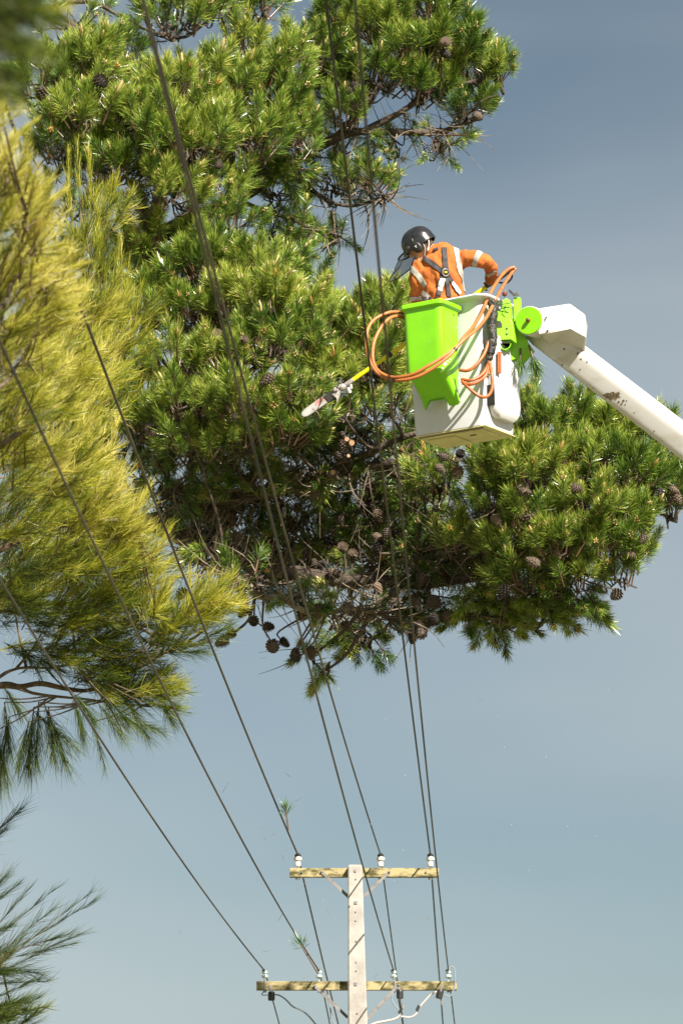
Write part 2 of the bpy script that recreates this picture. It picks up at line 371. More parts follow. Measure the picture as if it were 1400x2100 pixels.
for x, y in ((679, 2083), (826, 2064), (905, 2055)):
    PB().tube([P(x - 1, y + 6, Y2 - .02 * U), P(x + 1, y - 6, Y2 - .02 * U)], .015, 8).build('connector', M_galv, pole)

# each wire: side drift, slope and sag on the span that comes towards the camera; then the span beyond the pole
WIRES = {'T1': (-.050, -.0006, .00052, .056, -.15, .0118), 'T2': (-.050, -.0141, .00071, .0457, -.15, .0100), 'T3': (-.0500, .0961, .00055, .0402, -.15, .0118),
         'B1': (-.050, -.0304, .00067, .053, -.15, .0092), 'B2': (-.045, -.0375, .00070, .046, -.15, .0092), 'B3': (-.040, -.0218, .00047, .055, -.15, .0092), 'B4': (-.037, -.007, .00073, .054, -.15, .0092)}
WL = {'T1': 'leftmost of the three high wires, passing behind the she-oak tree', 'T2': 'middle high wire, crossing the whole pine from the top edge',
      'T3': 'high wire from the right insulator, passing just left of the worker', 'B1': 'lowest wire on the left, reaching the outer left insulator of the lower crossarm',
      'B2': 'lower wire crossing the yellow she-oak to the inner left insulator', 'B3': 'lower wire, soft and brown over the pine, to the inner right insulator',
      'B4': 'lower wire beside the bucket, soft against the sky, to the outer right insulator'}
for k, (m, a, b, m2, s2, r) in WIRES.items():
    o = ins_top[k]; pts = []
    for s in np.concatenate([np.linspace(47, 3, 40), [1.5, .7]]): pts.append((o.x + m * s, o.y - s, o.z + a * s + b / U * s * s))
    pts.append(tuple(o))
    for s in (.7, 2, 4, 7, 11, 17, 26): pts.append((o.x + m2 * s, o.y + s, o.z + s2 * s + .0017 * s * s))
    tag(PB().tube(pts, r, 6).build('power_line', M_wire), WL[k], 'power line', 'power lines strung from the concrete pole')

# ------------------------------------------------------------------ bucket lift
lift = thing('bucket_lift', P(1750, 1190, 31.5) * 0 + Vector((7.6, 29.0, 0)), 'white boom lift with a white fibreglass bucket and lime green pivot parts', 'boom lift')
TH = R(31.3)
u1 = Vector((math.cos(TH), -math.sin(TH), 0)); u2 = Vector((math.sin(TH), math.cos(TH), 0))
HX, HY = .335, .25                    # half size of the bucket floor
CY = 33.4
cor = P(995, 872, CY + (HX * u1 - HY * u2).y)
O = cor - (HX * u1 - HY * u2)
MBK = Matrix.Translation(O) @ Matrix.Rotation(R(-1.8), 4, 'Y') @ Matrix.Rotation(-TH, 4, 'Z')
def bk(x, y, z): return MBK @ Vector((x, y, z))
def rrect(hx, hy, r, z, cx=0, cy=0, n=6):
    out = []
    for sx, sy, a0 in ((1, 1, 0), (-1, 1, 90), (-1, -1, 180), (1, -1, 270)):
        for k in range(n):
            a = R(a0 + 90 * k / (n - 1)); out.append(bk(cx + sx * (hx - r) + r * math.cos(a), cy + sy * (hy - r) + r * math.sin(a), z))
    return out
b = MB()
b.rings([rrect(HX - .10, HY - .10, .03, .012), rrect(HX - .055, HY - .055, .03, .012), rrect(HX - .055, HY - .055, .03, 0), rrect(HX - .012, HY - .012, .05, 0.0), rrect(HX - .002, HY - .002, .06, .006), rrect(HX, HY, .06, .02),
         rrect(HX + .012, HY + .012, .065, .5), rrect(HX + .028, HY + .028, .07, .99), rrect(HX + .036, HY + .036, .075, 1.02), rrect(HX + .065, HY + .065, .09, 1.035), rrect(HX + .085, HY + .085, .1, 1.042), rrect(HX + .09, HY + .09, .1, 1.052), rrect(HX + .082, HY + .082, .1, 1.064),
         rrect(HX + .03, HY + .03, .07, 1.066), rrect(HX + .012, HY + .012, .06, 1.05), rrect(HX - .02, HY - .02, .05, .04)])
bucket = b.build('bucket', M_white, lift)
# plates under the floor
def slab(x0, x1, y0, y1, z0, z1, name, m, parent, bevel=.004):
    return MB().rings([[bk(x0, y0, z), bk(x1, y0, z), bk(x1, y1, z), bk(x0, y1, z)] for z in (z0, z1)]).build(name, m, parent, smooth=False, bevel=bevel)
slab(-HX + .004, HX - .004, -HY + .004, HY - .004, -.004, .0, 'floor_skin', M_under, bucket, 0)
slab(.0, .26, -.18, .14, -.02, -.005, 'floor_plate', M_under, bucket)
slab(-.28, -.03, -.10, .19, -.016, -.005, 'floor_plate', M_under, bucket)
slab(-.30, .29, -.215, -.20, -.012, -.005, 'floor_rail', M_galv, bucket, 0)
slab(.10, .15, -.09, -.07, -.025, -.02, 'floor_slot', M_black, bucket, 0)  # black strip painted for the dark of a slot, nothing cut through
# step pocket on the right wall
def prr(hx, hy, r, z, cx, cy): return rrect(hx, hy, r, z, cx, cy)
pod = MB(); rs = []
for z, gx, gy in ((.735, .0, .0), (.70, 0, 0), (.4, 0, 0), (.20, 0, 0), (.14, .004, .012), (.10, .015, .035), (.075, .035, .07)):
    rs.append(prr(.055 - gx * .6, .205 - gy, min(.05, .055 - gx * .6 - .001), z, HX + .045 - gx * .4, -.005))
pod.rings(rs).build('step_cover', M_white, bucket)
MB().rings([[bk(HX + .02 + a * .05, -.21 + b_ * .004, z) for a, b_ in ((-1, -1), (1, -1), (1, 1), (-1, 1))] for z in (.16, .33)]).build('hand_hole', M_black, bucket, smooth=False)  # black slab standing for the dark inside the opening
for z in (.42, .62): MB().lathe([(.012, 0), (.012, .008), (.007, .012)], bk(HX + .03, -.213, z), u2 * -1, 8).build('bolt', M_steel, bucket)
for q in ((.84, .02), (.84, .1)):
    pass
def vprism(poly, Y, d, name, m, parent, bevel=.003): return MB().prism([P(x, y, Y) for x, y in poly], Vector(d)).build(name, m, parent, smooth=False, bevel=bevel)
vprism([(982, 645), (1003, 643), (1003, 704), (984, 709)], 33.03, (.03, .10, 0), 'side_plate', M_white, lift)
vprism([(1019, 637), (1028, 633), (1030, 617), (1036, 611), (1041, 613), (1044, 623), (1046, 654), (1051, 665), (1054, 701), (1047, 696), (1018, 697)], 33.06, (.02, .05, 0), 'mount_bracket', M_greenp, lift)
vprism([(1052, 610), (1065, 609), (1066, 640), (1060, 668), (1053, 668)], 33.14, (.015, .05, 0), 'upright_tab', M_greenp, lift)
vprism([(1044, 650), (1068, 660), (1072, 688), (1086, 707), (1064, 733), (1044, 740), (1040, 731), (1042, 700)], 33.20, (.05, .22, 0), 'lower_bracket', M_greenp, lift)
tb = MB(); c0 = P(1034, 704, 33.05)
tb.rings([[c0 + Vector((math.cos(a) * r, d, math.sin(a) * r - .0)) for a in np.linspace(math.pi, 2 * math.pi, 12)] for r, d in ((.052, .16), (.052, 0), (.046, 0), (.046, .16))], False, False).build('half_pipe', M_greenp, lift)
n_d = Vector((-.36, -.92, -.12)).normalized(); dc = P(1083, 657, 33.02)
disc = MB().lathe([(.0, .0), (.108, 0), (.1105, -.004), (.1105, -.016)], dc, n_d, 40).build('pivot_cover', M_greenp, lift)
MB().lathe([(.016, 0), (.016, .028), (.011, .034), (.006, .036)], dc, n_d, 8).build('bolt', M_red, disc)
MB().lathe([(.116, -.016), (.118, -.02), (.118, -.26), (.10, -.28)], dc, n_d, 40).build('pivot_housing', M_white, lift)
# elbow hood
A_, B_, C_, D_, E_, G_ = [P(x, y, 33.02) for x, y in ((1103, 632), (1167, 622), (1199, 645), (1201, 693), (1170, 671), (1103, 686))]
H_, I_ = P(1198, 733, 33.25), P(1130, 706, 33.25)
bkv = Vector((.04, .34, 0)); A2, B2, C2 = A_ + bkv, B_ + bkv, C_ + bkv; H2, I2 = H_ + Vector((0, .2, 0)), I_ + Vector((0, .2, 0))
hood = MB().add([A_, B_, C_, D_, E_, G_, H_, I_, A2, B2, C2, H2, I2], [(0, 1, 2, 3, 4, 5), (5, 4, 3, 6, 7), (2, 10, 11, 6, 3), (0, 8, 9, 1), (1, 9, 10, 2), (0, 5, 7, 12, 8), (7, 6, 11, 12), (8, 12, 11, 10, 9)])
hood = hood.build('elbow_hood', M_boom, lift, smooth=False, bevel=.012)
for x, y, Y in ((1119, 651, 33.0), (1112, 690, 33.05), (1156, 716, 33.16), (1184, 725, 33.16), (1190, 737, 33.12), (1122, 678, 33.01)):
    MB().lathe([(.009, -.01), (.009, .006), (.004, .012)], P(x, y, Y), (0, -1, -.2), 8).build('bolt', M_dirt, hood)
BOOM_TW = R(24)
b0, b1 = P(1098, 672, 33.36), P(1400, 904, 33.15)
bd = (b1 - b0); b2 = b0 + bd * 5.2
bpts = [b0 + (b2 - b0) * t for t in (0, .01, .05, .1, .15, .2, .3, .5, .8, 1)]
boom = MB().tube(bpts, [.10, .113, .113, .114, .115, .116, .117, .118, .12, .12], 40, power=4.5, twist=BOOM_TW).build('boom', M_boom, lift)
el = b2
MB().tube([el + Vector((0, -.25, 0)), el + Vector((0, .25, 0))], .2, 20).build('elbow', M_boom, lift)
ped = Vector((el.x + 1.2, el.y - .3, 0))
MB().tube([el, ped + Vector((0, 0, 1.4))], .19, 16, power=3).build('lower_boom', M_boom, lift)
MB().lathe([(.9, 0), (.9, .25), (.45, .3), (.40, 1.5), (.3, 1.6)], ped, (0, 0, 1), 24).build('pedestal', M_boom, lift)
# scrape and bolts on the boom
def boomcam(px, py):
    bvh = BVHTree.FromPolygons([Vector(v.co) for v in boom.data.vertices], [tuple(p.vertices) for p in boom.data.polygons])
    h = bvh.ray_cast(Vector((0, 0, CAMZ)), ray(px, py).normalized()); return h[0], h[1]
_bv = BVHTree.FromPolygons([Vector(v.co) for v in boom.data.vertices], [tuple(p.vertices) for p in boom.data.polygons])
def onboom(px, py, off=.002):
    h = _bv.ray_cast(Vector((0, 0, CAMZ)), ray(px, py).normalized())
    return None if h[0] is None else h[0] + h[1] * off
def patch(bv_fn, poly, name, m, parent, sub=9):
    """a thin patch of dirt lying on a curved surface"""
    cx = sum(p[0] for p in poly) / len(poly); cy = sum(p[1] for p in poly) / len(poly)
    vs = [bv_fn(cx, cy)]; n = len(poly)
    for r in (.5, 1):
        for x, y in poly: vs.append(bv_fn(cx + (x - cx) * r, cy + (y - cy) * r))
    if any(v is None for v in vs): return
    fs = [(0, 1 + i, 1 + (i + 1) % n) for i in range(n)] + [(1 + i, 1 + n + i, 1 + n + (i + 1) % n, 1 + (i + 1) % n) for i in range(n)]
    return MB().add(vs, fs).build(name, m, parent)
patch(onboom, [(1233, 810), (1240, 808), (1243, 805), (1249, 806), (1255, 803), (1261, 806), (1268, 803), (1271, 808), (1267, 811), (1273, 815), (1266, 815), (1263, 820), (1257, 817), (1251, 822), (1247, 818), (1240, 820), (1241, 814)], 'scrape_mark', M_dirt, boom)
for cx_, cy_, r_ in ((1277, 822, 3.6), (1274, 828, 2.6), (1281, 830, 2.0), (1268, 824, 2.4), (1284, 822, 1.6), (1232, 816, 2.2), (1300, 846, 1.5), (1340, 884, 1.8), (1216, 796, 1.6), (1190, 700, .9), (1310, 800, 1.4)):
    patch(onboom, [(cx_ + r_ * rnd.uniform(.6, 1.3) * math.cos(a), cy_ + r_ * rnd.uniform(.5, 1.1) * math.sin(a)) for a in np.linspace(0, 2 * math.pi, 8)[:-1]], 'scrape_mark', M_dirt, boom)
for x, y in ((1152, 748), (1170, 762), (1189, 757), (1203, 742)):
    c = onboom(x, y, 0)
    if c: MB().ell(c, (Vector((.006, 0, 0)), Vector((0, .006, 0)), Vector((0, 0, .006))), 8, 6).build('bolt', M_dirt, boom)
# wrapped hose bundle
sl = [(1009, 617), (1010, 632), (1010, 648), (1007, 662), (1008, 678), (1010, 694), (1008, 707), (1005, 720), (1003, 733), (999, 744), (997, 754)]
sp_ = spline([P(x, y, 32.97) for x, y in sl], 5); ns = len(sp_)
MB().tube(sp_, lambda t: (.037 if t < .72 else .028 if t < .86 else .02) * (1 + .13 * math.sin(t * 57) * math.sin(t * 23 + 1)), 14).build('hose_wrap', M_tape, lift)
for i0 in (12, 21, 33, 44):
    MB().tube(sp_[i0:i0 + 5], .0385 if i0 < 40 else .024, 14).build('wrap_band', M_black, lift)
# control lever, hook and red knob
MB().beam(P(1043, 595, 33.1), P(1055, 607, 33.1), .02, .014).build('lever', M_black, lift)
MB().lathe([(.018, -.006), (.018, .006)], P(1059, 603, 33.12), n_d, 12).build('pulley', M_galv, lift)
MB().lathe([(.006, -.02), (.017, -.014), (.021, 0), (.019, .012), (.008, .018)], P(1034, 603, 33.08), (0.1, 0, 1), 12).build('knob', M_red, lift)
MB().tube(spline([P(x, y, 33.08) for x, y in ((1034, 610), (1034, 598), (1036, 590), (1032, 585), (1028, 582))], 4), .004, 6).build('hook', M_galv, lift)
for pts in ([(1019, 626), (1030, 624), (1048, 621)], [(1022, 627), (1036, 630), (1047, 632)], [(1036, 627), (1033, 634), (1040, 642)]):
    MB().tube(spline([P(x, y, 33.03) for x, y in pts], 4), .0035, 5).build('cable_tie', M_black, lift)
MB().ell(P(1023, 633, 33.02), (Vector((.016, 0, 0)), Vector((0, .016, 0)), Vector((0, 0, .022))), 10, 7).build('valve', M_steel, lift)
vprism([(1019, 658), (1025, 658), (1028, 663), (1029, 671), (1019, 671)], 33.055, (.002, .01, 0), 'bracket_slot', M_black, lift, 0)  # black plate in place of the slot's inner darkness
for x, y in ((1039, 673), (1039, 684)): MB().lathe([(.008, 0), (.008, .01), (.004, .014)], P(x, y, 33.06), (0, -1, 0), 8).build('bolt', M_steel, lift)
for x in (870, 880, 893): MB().tube([P(x, 618, 33.0), P(x + 2, 609, 33.0)], .012, 8).build('rim_clip', M_black, lift)

# green tool box hung on the front wall of the bucket
tbx = thing('tool_box', bk(-.03, -.45, .3), 'lime green plastic tool box hung on the front wall of the white bucket', 'tool box')
cxb, hxb = -.012, .178; yb = -HY - .045
def tring(z, g=0, yf=None, arch=0, r=.045):
    yf = -.605 if yf is None else yf
    cy, hy = (yb + yf) / 2, (yb - yf) / 2
    p0 = rrect(hxb + g, hy + g, min(r, hy + g - .002), z, cxb, cy, 7); pts = []
    for i, p in enumerate(p0):
        pts.append(p)
        if i % 7 == 6: pts += [p.lerp(p0[(i + 1) % len(p0)], k / 12) for k in range(1, 12)]
    if arch:
        Mi = MBK.inverted(); o2 = []
        for p in pts:
            q = Mi @ p; t = max(0, 1 - abs((q.x - cxb + .035) / (hxb * .60)) ** 6); q.z += arch * t; o2.append(MBK @ q)
        pts = o2
    return pts
t_ = MB()
t_.rings([tring(.985, -.02), tring(.99, .004), tring(.99, .016), tring(.982, .022), tring(.955, .022), tring(.945, .012), tring(.94, 0), tring(.70, -.004), tring(.43, -.010), tring(.405, -.014, -.585), tring(.33, -.016, -.50), tring(.25, -.016, -.41, .0), tring(.20, -.014, -.36, .06), tring(.18, -.03, -.37, .075), tring(.30, -.03, -.42, .0), tring(.9, -.02)], False, False)
t_.build('box_shell', M_green, tbx)
MB().rings([tring(.9405, -.006), tring(.94, -.012), tring(.6, -.02), tring(.46, -.03)], False, True).build('box_liner', M_green, tbx)
for x, z in ((.06, .90), (.07, .62)): MB().lathe([(.007, 0), (.007, .006)], bk(cxb + hxb + .0, -.4, z), u1, 8).build('bolt', M_red, tbx)
_bx = bpy.data.objects['box_shell'].data
_xb = BVHTree.FromPolygons([Vector(v.co) for v in _bx.vertices], [tuple(p.vertices) for p in _bx.polygons])
def onbox(px, py):
    h = _xb.ray_cast(Vector((0, 0, CAMZ)), ray(px, py).normalized()); return None if h[0] is None else h[0] + h[1] * .0015
for cx_, cy_, r_ in ((912, 746, 4.2), (906, 755, 2.6), (917, 741, 2.4), (903, 762, 1.4), (922, 737, 1.4), (880, 700, .9), (862, 812, 1.2), (935, 672, 1.0), (868, 668, .8), (900, 820, 1.1)):
    patch(onbox, [(cx_ + r_ * rnd.uniform(.5, 1.5) * math.cos(a), cy_ + r_ * rnd.uniform(.35, 1.0) * math.sin(a)) for a in np.linspace(0, 2 * math.pi, 9)[:-1]], 'scuff', M_label, tbx)
# hoses
def hose(name, pts, r, m, label, ties=()):
    sp = spline([P(*p) for p in pts], 8)
    o = MB().tube(sp, r, 10).build(name, m)
    tag(o, label, 'hose', 'orange hydraulic hoses')
    for t in ties:
        i = int(t * (len(sp) - 3)); MB().tube(sp[i:i + 2], r * 1.35, 10).build('cable_tie', M_black, o)
    return o
RH = .0138
hose('hydraulic_hose', [(1054, 548, 33.72), (1042, 552, 33.70), (1028, 565, 33.6), (1012, 588, 33.3), (999, 614, 33.02), (985, 645, 32.85), (968, 672, 32.72), (950, 692, 32.62), (928, 722, 32.55), (903, 744, 32.52), (880, 760, 32.52), (852, 774, 32.54), (820, 780, 32.6), (795, 776, 32.7), (772, 763, 32.75), (757, 738, 32.8), (751, 705, 32.85), (754, 675, 32.9), (768, 655, 32.95), (794, 642, 33.0), (815, 640, 33.05), (835, 646, 33.1)], RH, M_hose, 'orange hose on the outer side of the big loop hanging from the saw', (.375, .6))
hose('hydraulic_hose', [(1056, 551, 33.74), (1046, 563, 33.70), (1029, 590, 33.4), (1014, 618, 33.02), (997, 650, 32.83), (978, 674, 32.71), (955, 693, 32.61), (930, 716, 32.56), (900, 737, 32.53), (875, 752, 32.52), (845, 768, 32.55), (812, 774, 32.62), (790, 770, 32.7), (772, 757, 32.76), (764, 735, 32.8), (766, 705, 32.85), (777, 678, 32.9), (793, 657, 32.95), (808, 649, 33.0), (822, 650, 33.05), (836, 656, 33.1)], RH, M_hose, 'orange hose on the inner side of the big loop hanging from the saw')
hose('hydraulic_hose', [(1001, 700, 32.96), (994, 722, 32.93), (985, 737, 32.9), (972, 752, 32.88), (958, 760, 32.88), (942, 759, 32.92)], .0132, M_hosed, 'short rust orange hose curving highest from the black wrap to the green box')
hose('hydraulic_hose', [(1000, 748, 32.95), (992, 763, 32.92), (980, 774, 32.9), (964, 780, 32.88), (946, 778, 32.92)], .0132, M_hosed, 'rust orange hose second from the top behind the green box corner')
hose('hydraulic_hose', [(1003, 742, 32.96), (996, 768, 32.9), (984, 780, 32.88), (966, 788, 32.87), (948, 786, 32.9)], .0132, M_hosed, 'rust orange hose lying third down between black wrap and green box')
hose('hydraulic_hose', [(1004, 745, 32.94), (1008, 770, 32.9), (1009, 790, 32.89), (1005, 806, 32.88), (996, 814, 32.87), (984, 813, 32.87), (970, 804, 32.87), (958, 793, 32.88), (947, 782, 32.9)], .0132, M_hosed, 'rust orange hose sagging in the lowest loop under the black wrap')
hose('hydraulic_hose', [(1021, 722, 33.0), (1021, 745, 33.0), (1021, 765, 33.0)], .010, M_hosed, 'left of two short hose ends hanging straight down beside the step cover')
hose('hydraulic_hose', [(1025, 722, 33.0), (1025, 745, 33.0), (1025, 766, 33.0)], .010, M_hosed, 'right of two short hose ends hanging straight down beside the step cover')

# ------------------------------------------------------------------ pole saw
sa, sb = P(1050, 551, 33.79), P(621, 851, 34.0)
sd = (sb - sa); Ls = sd.length; sd.normalize()
def al(px): return sa + (sb - sa) * ((1050 - px) / 429.0)
saw = thing('pole_saw', sa, 'long yellow hydraulic pole saw with a white guide bar reaching into the pine', 'pole saw')
sn = Vector((0, -1, 0)); sn = (sn - sd * sn.dot(sd)).normalized(); su = sd.cross(sn).normalized()
if su.z < 0: su = -su
MB().tube([al(1010), al(722)], .0175, 14).build('shaft', M_yellow, saw)
MB().tube([al(802), al(794)], .026, 12).build('collar', M_black, saw)
MB().tube([al(1052), al(1010)], [.018, .024], 12).build('handle', M_black, saw)
MB().tube(spline([al(1046) - su * .02, al(1040) - su * .06, al(1028) - su * .07, al(1018) - su * .03], 4), .008, 8).build('trigger_guard', M_black, saw)
MB().tube([al(1030) + su * .02, al(1018) + su * .024], .014, 8).build('valve', M_steel, saw)
MB().tube([al(724), al(705)], .021, 12).build('socket', M_alloy, saw)
for q in (718, 714, 710): MB().ell(al(q) + sn * .02, (sd * .003, su * .003, sn * .004), 6, 5).build('bolt', M_black, saw)
hd = MB()
hd.ell(al(702), (sd * .035, su * .034, sn * .034), 12, 8).ell(al(697) + su * .02, (sd * .03, su * .022, sn * .03), 10, 7).ell(al(690) + su * .012, (sd * .032, su * .026, sn * .03), 10, 7)
hd.tube([al(709) - su * .03, al(706) - su * .075], [.018, .022], 10).tube([al(716) - su * .02, al(712) - su * .05], [.012, .016], 10)
hd.build('motor_head', M_alloy, saw)
for q, o in ((695, .02), (699, .03), (690, -.004)): MB().ell(al(q) + su * o + sn * .03, (sd * .007, su * .007, sn * .006), 8, 6).build('bolt', M_black, saw)
MB().prism([al(690) + su * .028 - sn * -.012, al(676) + su * .03 + sn * .012, al(666) + su * .028 + sn * .012, al(668) - su * .045 + sn * .012, al(684) - su * .03 + sn * .012], -sn * .03).build('chain_guard', M_black, saw, smooth=False, bevel=.004)
MB().prism([al(696) - su * .01 + sn * .02, al(680) + su * .0 + sn * .02, al(683) - su * .05 + sn * .02, al(678) - su * .085 + sn * .02, al(690) - su * .05 + sn * .02], -sn * .02).build('bucking_spike', M_alloy, saw, smooth=False, bevel=.003)
bw = .031
barp = [(672, 1), (640, 1), (628, .94), (621.5, .62), (619, .1), (620.5, -.5), (626, -.9), (638, -1), (672, -1)]
bar = MB().prism([al(q) + su * bw * w + sn * .006 for q, w in barp], -sn * .009).build('guide_bar', M_bar, saw, smooth=False, bevel=.0015)
bar_c = MB(); ring_pts = [al(q) + su * (bw * w * 1.06) + sn * .001 for q, w in barp]
bar_c.tube(ring_pts, .0042, 6); bar_c.build('saw_chain', M_steel, saw)
def strip(pts, w, up, off, name, m, parent):
    vs = []; fs = []
    for i, p in enumerate(pts):
        t = (pts[min(i + 1, len(pts) - 1)] - pts[max(i - 1, 0)]).normalized(); s_ = t.cross(up).normalized() * (w / 2)
        vs += [p - s_ + up * off, p + s_ + up * off]
    for i in range(len(pts) - 1): fs.append((2 * i, 2 * i + 1, 2 * i + 3, 2 * i + 2))
    return MB().add(vs, fs).build(name, m, parent)
q0, q1 = al(668), al(650); hh = .013; ctr = su * .012
lp = []
for a in np.linspace(-90, 90, 7): lp.append(q0 + ctr - sd * hh * math.cos(R(a)) * .9 + su * hh * math.sin(R(a)))
for a in np.linspace(90, 270, 7): lp.append(q1 + ctr - sd * hh * math.cos(R(a)) * .9 + su * hh * math.sin(R(a)))
lp.append(lp[0]); strip(lp, .0035, sn, .0078, 'logo_outline', M_print, bar)
fc = bpy.data.curves.new('logo', 'FONT'); fc.body = 'OREGON'; fc.size = .021; fc.align_x = 'CENTER'; fc.align_y = 'CENTER'
fo = bpy.data.objects.new('logo', fc); C.objects.link(fo); bpy.context.view_layer.update()
fm = bpy.data.meshes.new_from_object(fo.evaluated_get(bpy.context.evaluated_depsgraph_get())); bpy.data.objects.remove(fo)
rx_ = -sd; rz_ = sn; ry_ = rz_.cross(rx_)
FM = Matrix((rx_, ry_, rz_)).transposed().to_4x4(); FM.translation = (q0 + q1) / 2 + ctr + sn * .0078
fm.transform(FM); fm.materials.clear(); fm.materials.append(M_print); link('logo_text', fm, bar)

# ------------------------------------------------------------------ the worker
per = thing('person', bk(.02, .05, .04), 'person in an orange high visibility jacket and black visored helmet, leaning over the bucket rim', 'person')
def evaluated(mb, voxel, name, smooth_it=4):
    o = mb.build(name, M_jacket); r = o.modifiers.new('r', 'REMESH'); r.mode = 'VOXEL'; r.voxel_size = voxel
    s_ = o.modifiers.new('s', 'SMOOTH'); s_.factor = .5; s_.iterations = smooth_it
    bpy.context.view_layer.update()
    me = bpy.data.meshes.new_from_object(o.evaluated_get(bpy.context.evaluated_depsgraph_get())); bpy.data.objects.remove(o); return me
rt = Vector((.985, -.15, 0)).normalized()
def torso(mb, rows, k=1.0):
    rs = []; pts = [P(x, y, Y) for x, y, Y, a, b_ in rows]
    for i, (x, y, Y, a, b_) in enumerate(rows):
        t = (pts[min(i + 1, len(rows) - 1)] - pts[max(i - 1, 0)]).normalized(); f = rt.cross(t).normalized(); r_ = t.cross(f).normalized()
        rs.append([pts[i] + r_ * (a * k * math.cos(q)) + f * (b_ * k * math.sin(q)) for q in np.linspace(0, 2 * math.pi, 24, endpoint=False)])
    mb.rings(rs)
TR = [(914, 700, 33.44, .165, .12), (912, 660, 33.43, .170, .122), (909, 625, 33.42, .172, .124), (905, 590, 33.42, .178, .128), (900, 560, 33.41, .192, .130), (898, 540, 33.41, .205, .122), (897, 527, 33.41, .195, .105), (893, 518, 33.41, .135, .085), (886, 512, 33.41, .070, .066)]
ARM_R = [P(935, 536, 33.41), P(958, 530, 33.36), P(982, 532, 33.34), P(1003, 542, 33.40), P(1007, 560, 33.55), P(1005, 577, 33.70)]
ARM_L = [P(868, 540, 33.41), P(858, 560, 33.39), P(856, 582, 33.42), P(856, 606, 33.52), P(861, 632, 33.74), P(867, 648, 33.86)]
HANDR, HANDL = al(1003), al(868)
head_c = P(861, 504, 33.42)
hf = Vector((-.80, .36, -.48)).normalized()                     # where the face points
hr = hf.cross(Vector((.10, -.25, 1))).normalized(); hu = hr.cross(hf).normalized()
jk = MB(); torso(jk, TR)
jk.tube(spline(ARM_R, 4), lambda t: .076 - .030 * t, 14); jk.tube(spline(ARM_L, 4), lambda t: .074 - .026 * t, 14)
jm = evaluated(jk, .011, 'jacket_form', 6)
for v in jm.vertices:                                            # cloth folds
    c = v.co; n1 = noise.noise(Vector((c.x * 16 + c.z * 7, c.y * 9, c.z * 11))); n2 = noise.noise(Vector((c.x * 34, c.y * 20, c.z * 26 - c.x * 18)))
    v.co = c + v.normal * (n1 * .015 + n2 * .008)
jm.polygons.foreach_set('use_smooth', [True] * len(jm.polygons)); jm.materials.clear(); jm.materials.append(M_jacket)
jacket = link('jacket', jm, per)
# body under the clothes: one surface with head, arms and legs
bd_ = MB(); torso(bd_, TR, .88)
bd_.tube(spline(ARM_R, 4), lambda t: .058 - .026 * t, 12); bd_.tube(spline(ARM_L, 4), lambda t: .056 - .024 * t, 12)
hip = P(914, 700, 33.44)
for s_ in (-1, 1):
    foot = bk(.02 + s_ * .13, .02, .07)
    bd_.tube(spline([hip + rt * (.09 * s_), hip + rt * (.10 * s_) + Vector((0, .05, -.36)), foot], 5), lambda t: .092 - .045 * t, 12)
    bd_.ell(foot + Vector((0, .07, -.01)), (Vector((.05, 0, 0)), Vector((0, .13, 0)), Vector((0, 0, .045))), 12, 8)
bd_.tube([P(890, 522, 33.41), P(876, 509, 33.41), head_c + hf * -.01], [.066, .056, .054], 14)
bd_.ell(head_c + hu * .01, (hf * .098, hr * .076, hu * .118), 18, 12)
bd_.ell(head_c + hf * .045 - hu * .075, (hf * .05, hr * .05, hu * .05), 12, 8)           # jaw
bd_.ell(head_c + hf * .104 - hu * .02, (hf * .022, hr * .013, hu * .026), 8, 6)          # nose
for s_ in (-1, 1): bd_.ell(head_c + hr * (.076 * s_) - hu * .005, (hf * .02, hr * .012, hu * .032), 8, 6)   # ears
def hand(mb, wrist, grip):
    c = grip + Vector((0, -.012, .018)); mb.tube([wrist, (wrist + c) / 2, c], [.030, .034, .036], 10)
    for k in range(4):
        b_ = grip + sd * ((k - 1.5) * .021); rr = .0095 - .0006 * abs(k - 1.2)
        f_ = [b_ + su * .034 + sn * .010, b_ + su * .026 + sn * .030, b_ - su * .004 + sn * .034, b_ - su * (.026 - .003 * k) + sn * .018]
        mb.tube(spline(f_, 3), rr, 8)
    mb.tube(spline([c + sd * .03 - sn * .015, grip + sd * .048 - sn * .02 - su * .0, grip + sd * .045 - su * .026 - sn * .002], 3), .011, 8)
hand(bd_, ARM_R[-1], HANDR); hand(bd_, ARM_L[-1], HANDL)
bm_ = evaluated(bd_, .0075, 'body_form', 2)
for m in (M_skin, M_glove, M_trouser): bm_.materials.append(m)
bm_.materials.clear()
for m in (M_skin, M_glove, M_trouser): bm_.materials.append(m)
mi = []
for p in bm_.polygons:
    c = p.center; k = 0
    if c.z < hip.z + .2: k = 2
    if (c - HANDR).length < .12 or (c - HANDL).length < .12: k = 1
    if (c - HANDR).length < .06 and (c - HANDR).dot(sd) < -.0: k = 0
    mi.append(k)
bm_.polygons.foreach_set('material_index', mi); bm_.polygons.foreach_set('use_smooth', [True] * len(bm_.polygons))
body = link('body', bm_, per)
for s_ in (-1, 1):
    MB().ell(head_c + hf * .088 + hr * (.032 * s_) + hu * .006, (hf * .010, hr * .013, hu * .009), 10, 7).build('eye', M_label, body)
MB().ell(head_c + hf * .096 - hu * .062, (hf * .006, hr * .022, hu * .006), 10, 6).build('mouth', M_red, body)
# hair at the nape
hm = MB()
for k in range(60):
    a = rnd.uniform(-1.3, 1.3); h = rnd.uniform(-.035, .02)
    o = head_c - hf * (.088 * math.cos(a)) + hr * (.078 * math.sin(a)) + hu * (h + .01)
    hm.tube([o, o - hf * .012 * math.cos(a) + hr * .01 * math.sin(a) - hu * .02, o - hf * .010 - hu * .042], [.010, .009, .003], 5)
hm.build('hair', M_hair, per)
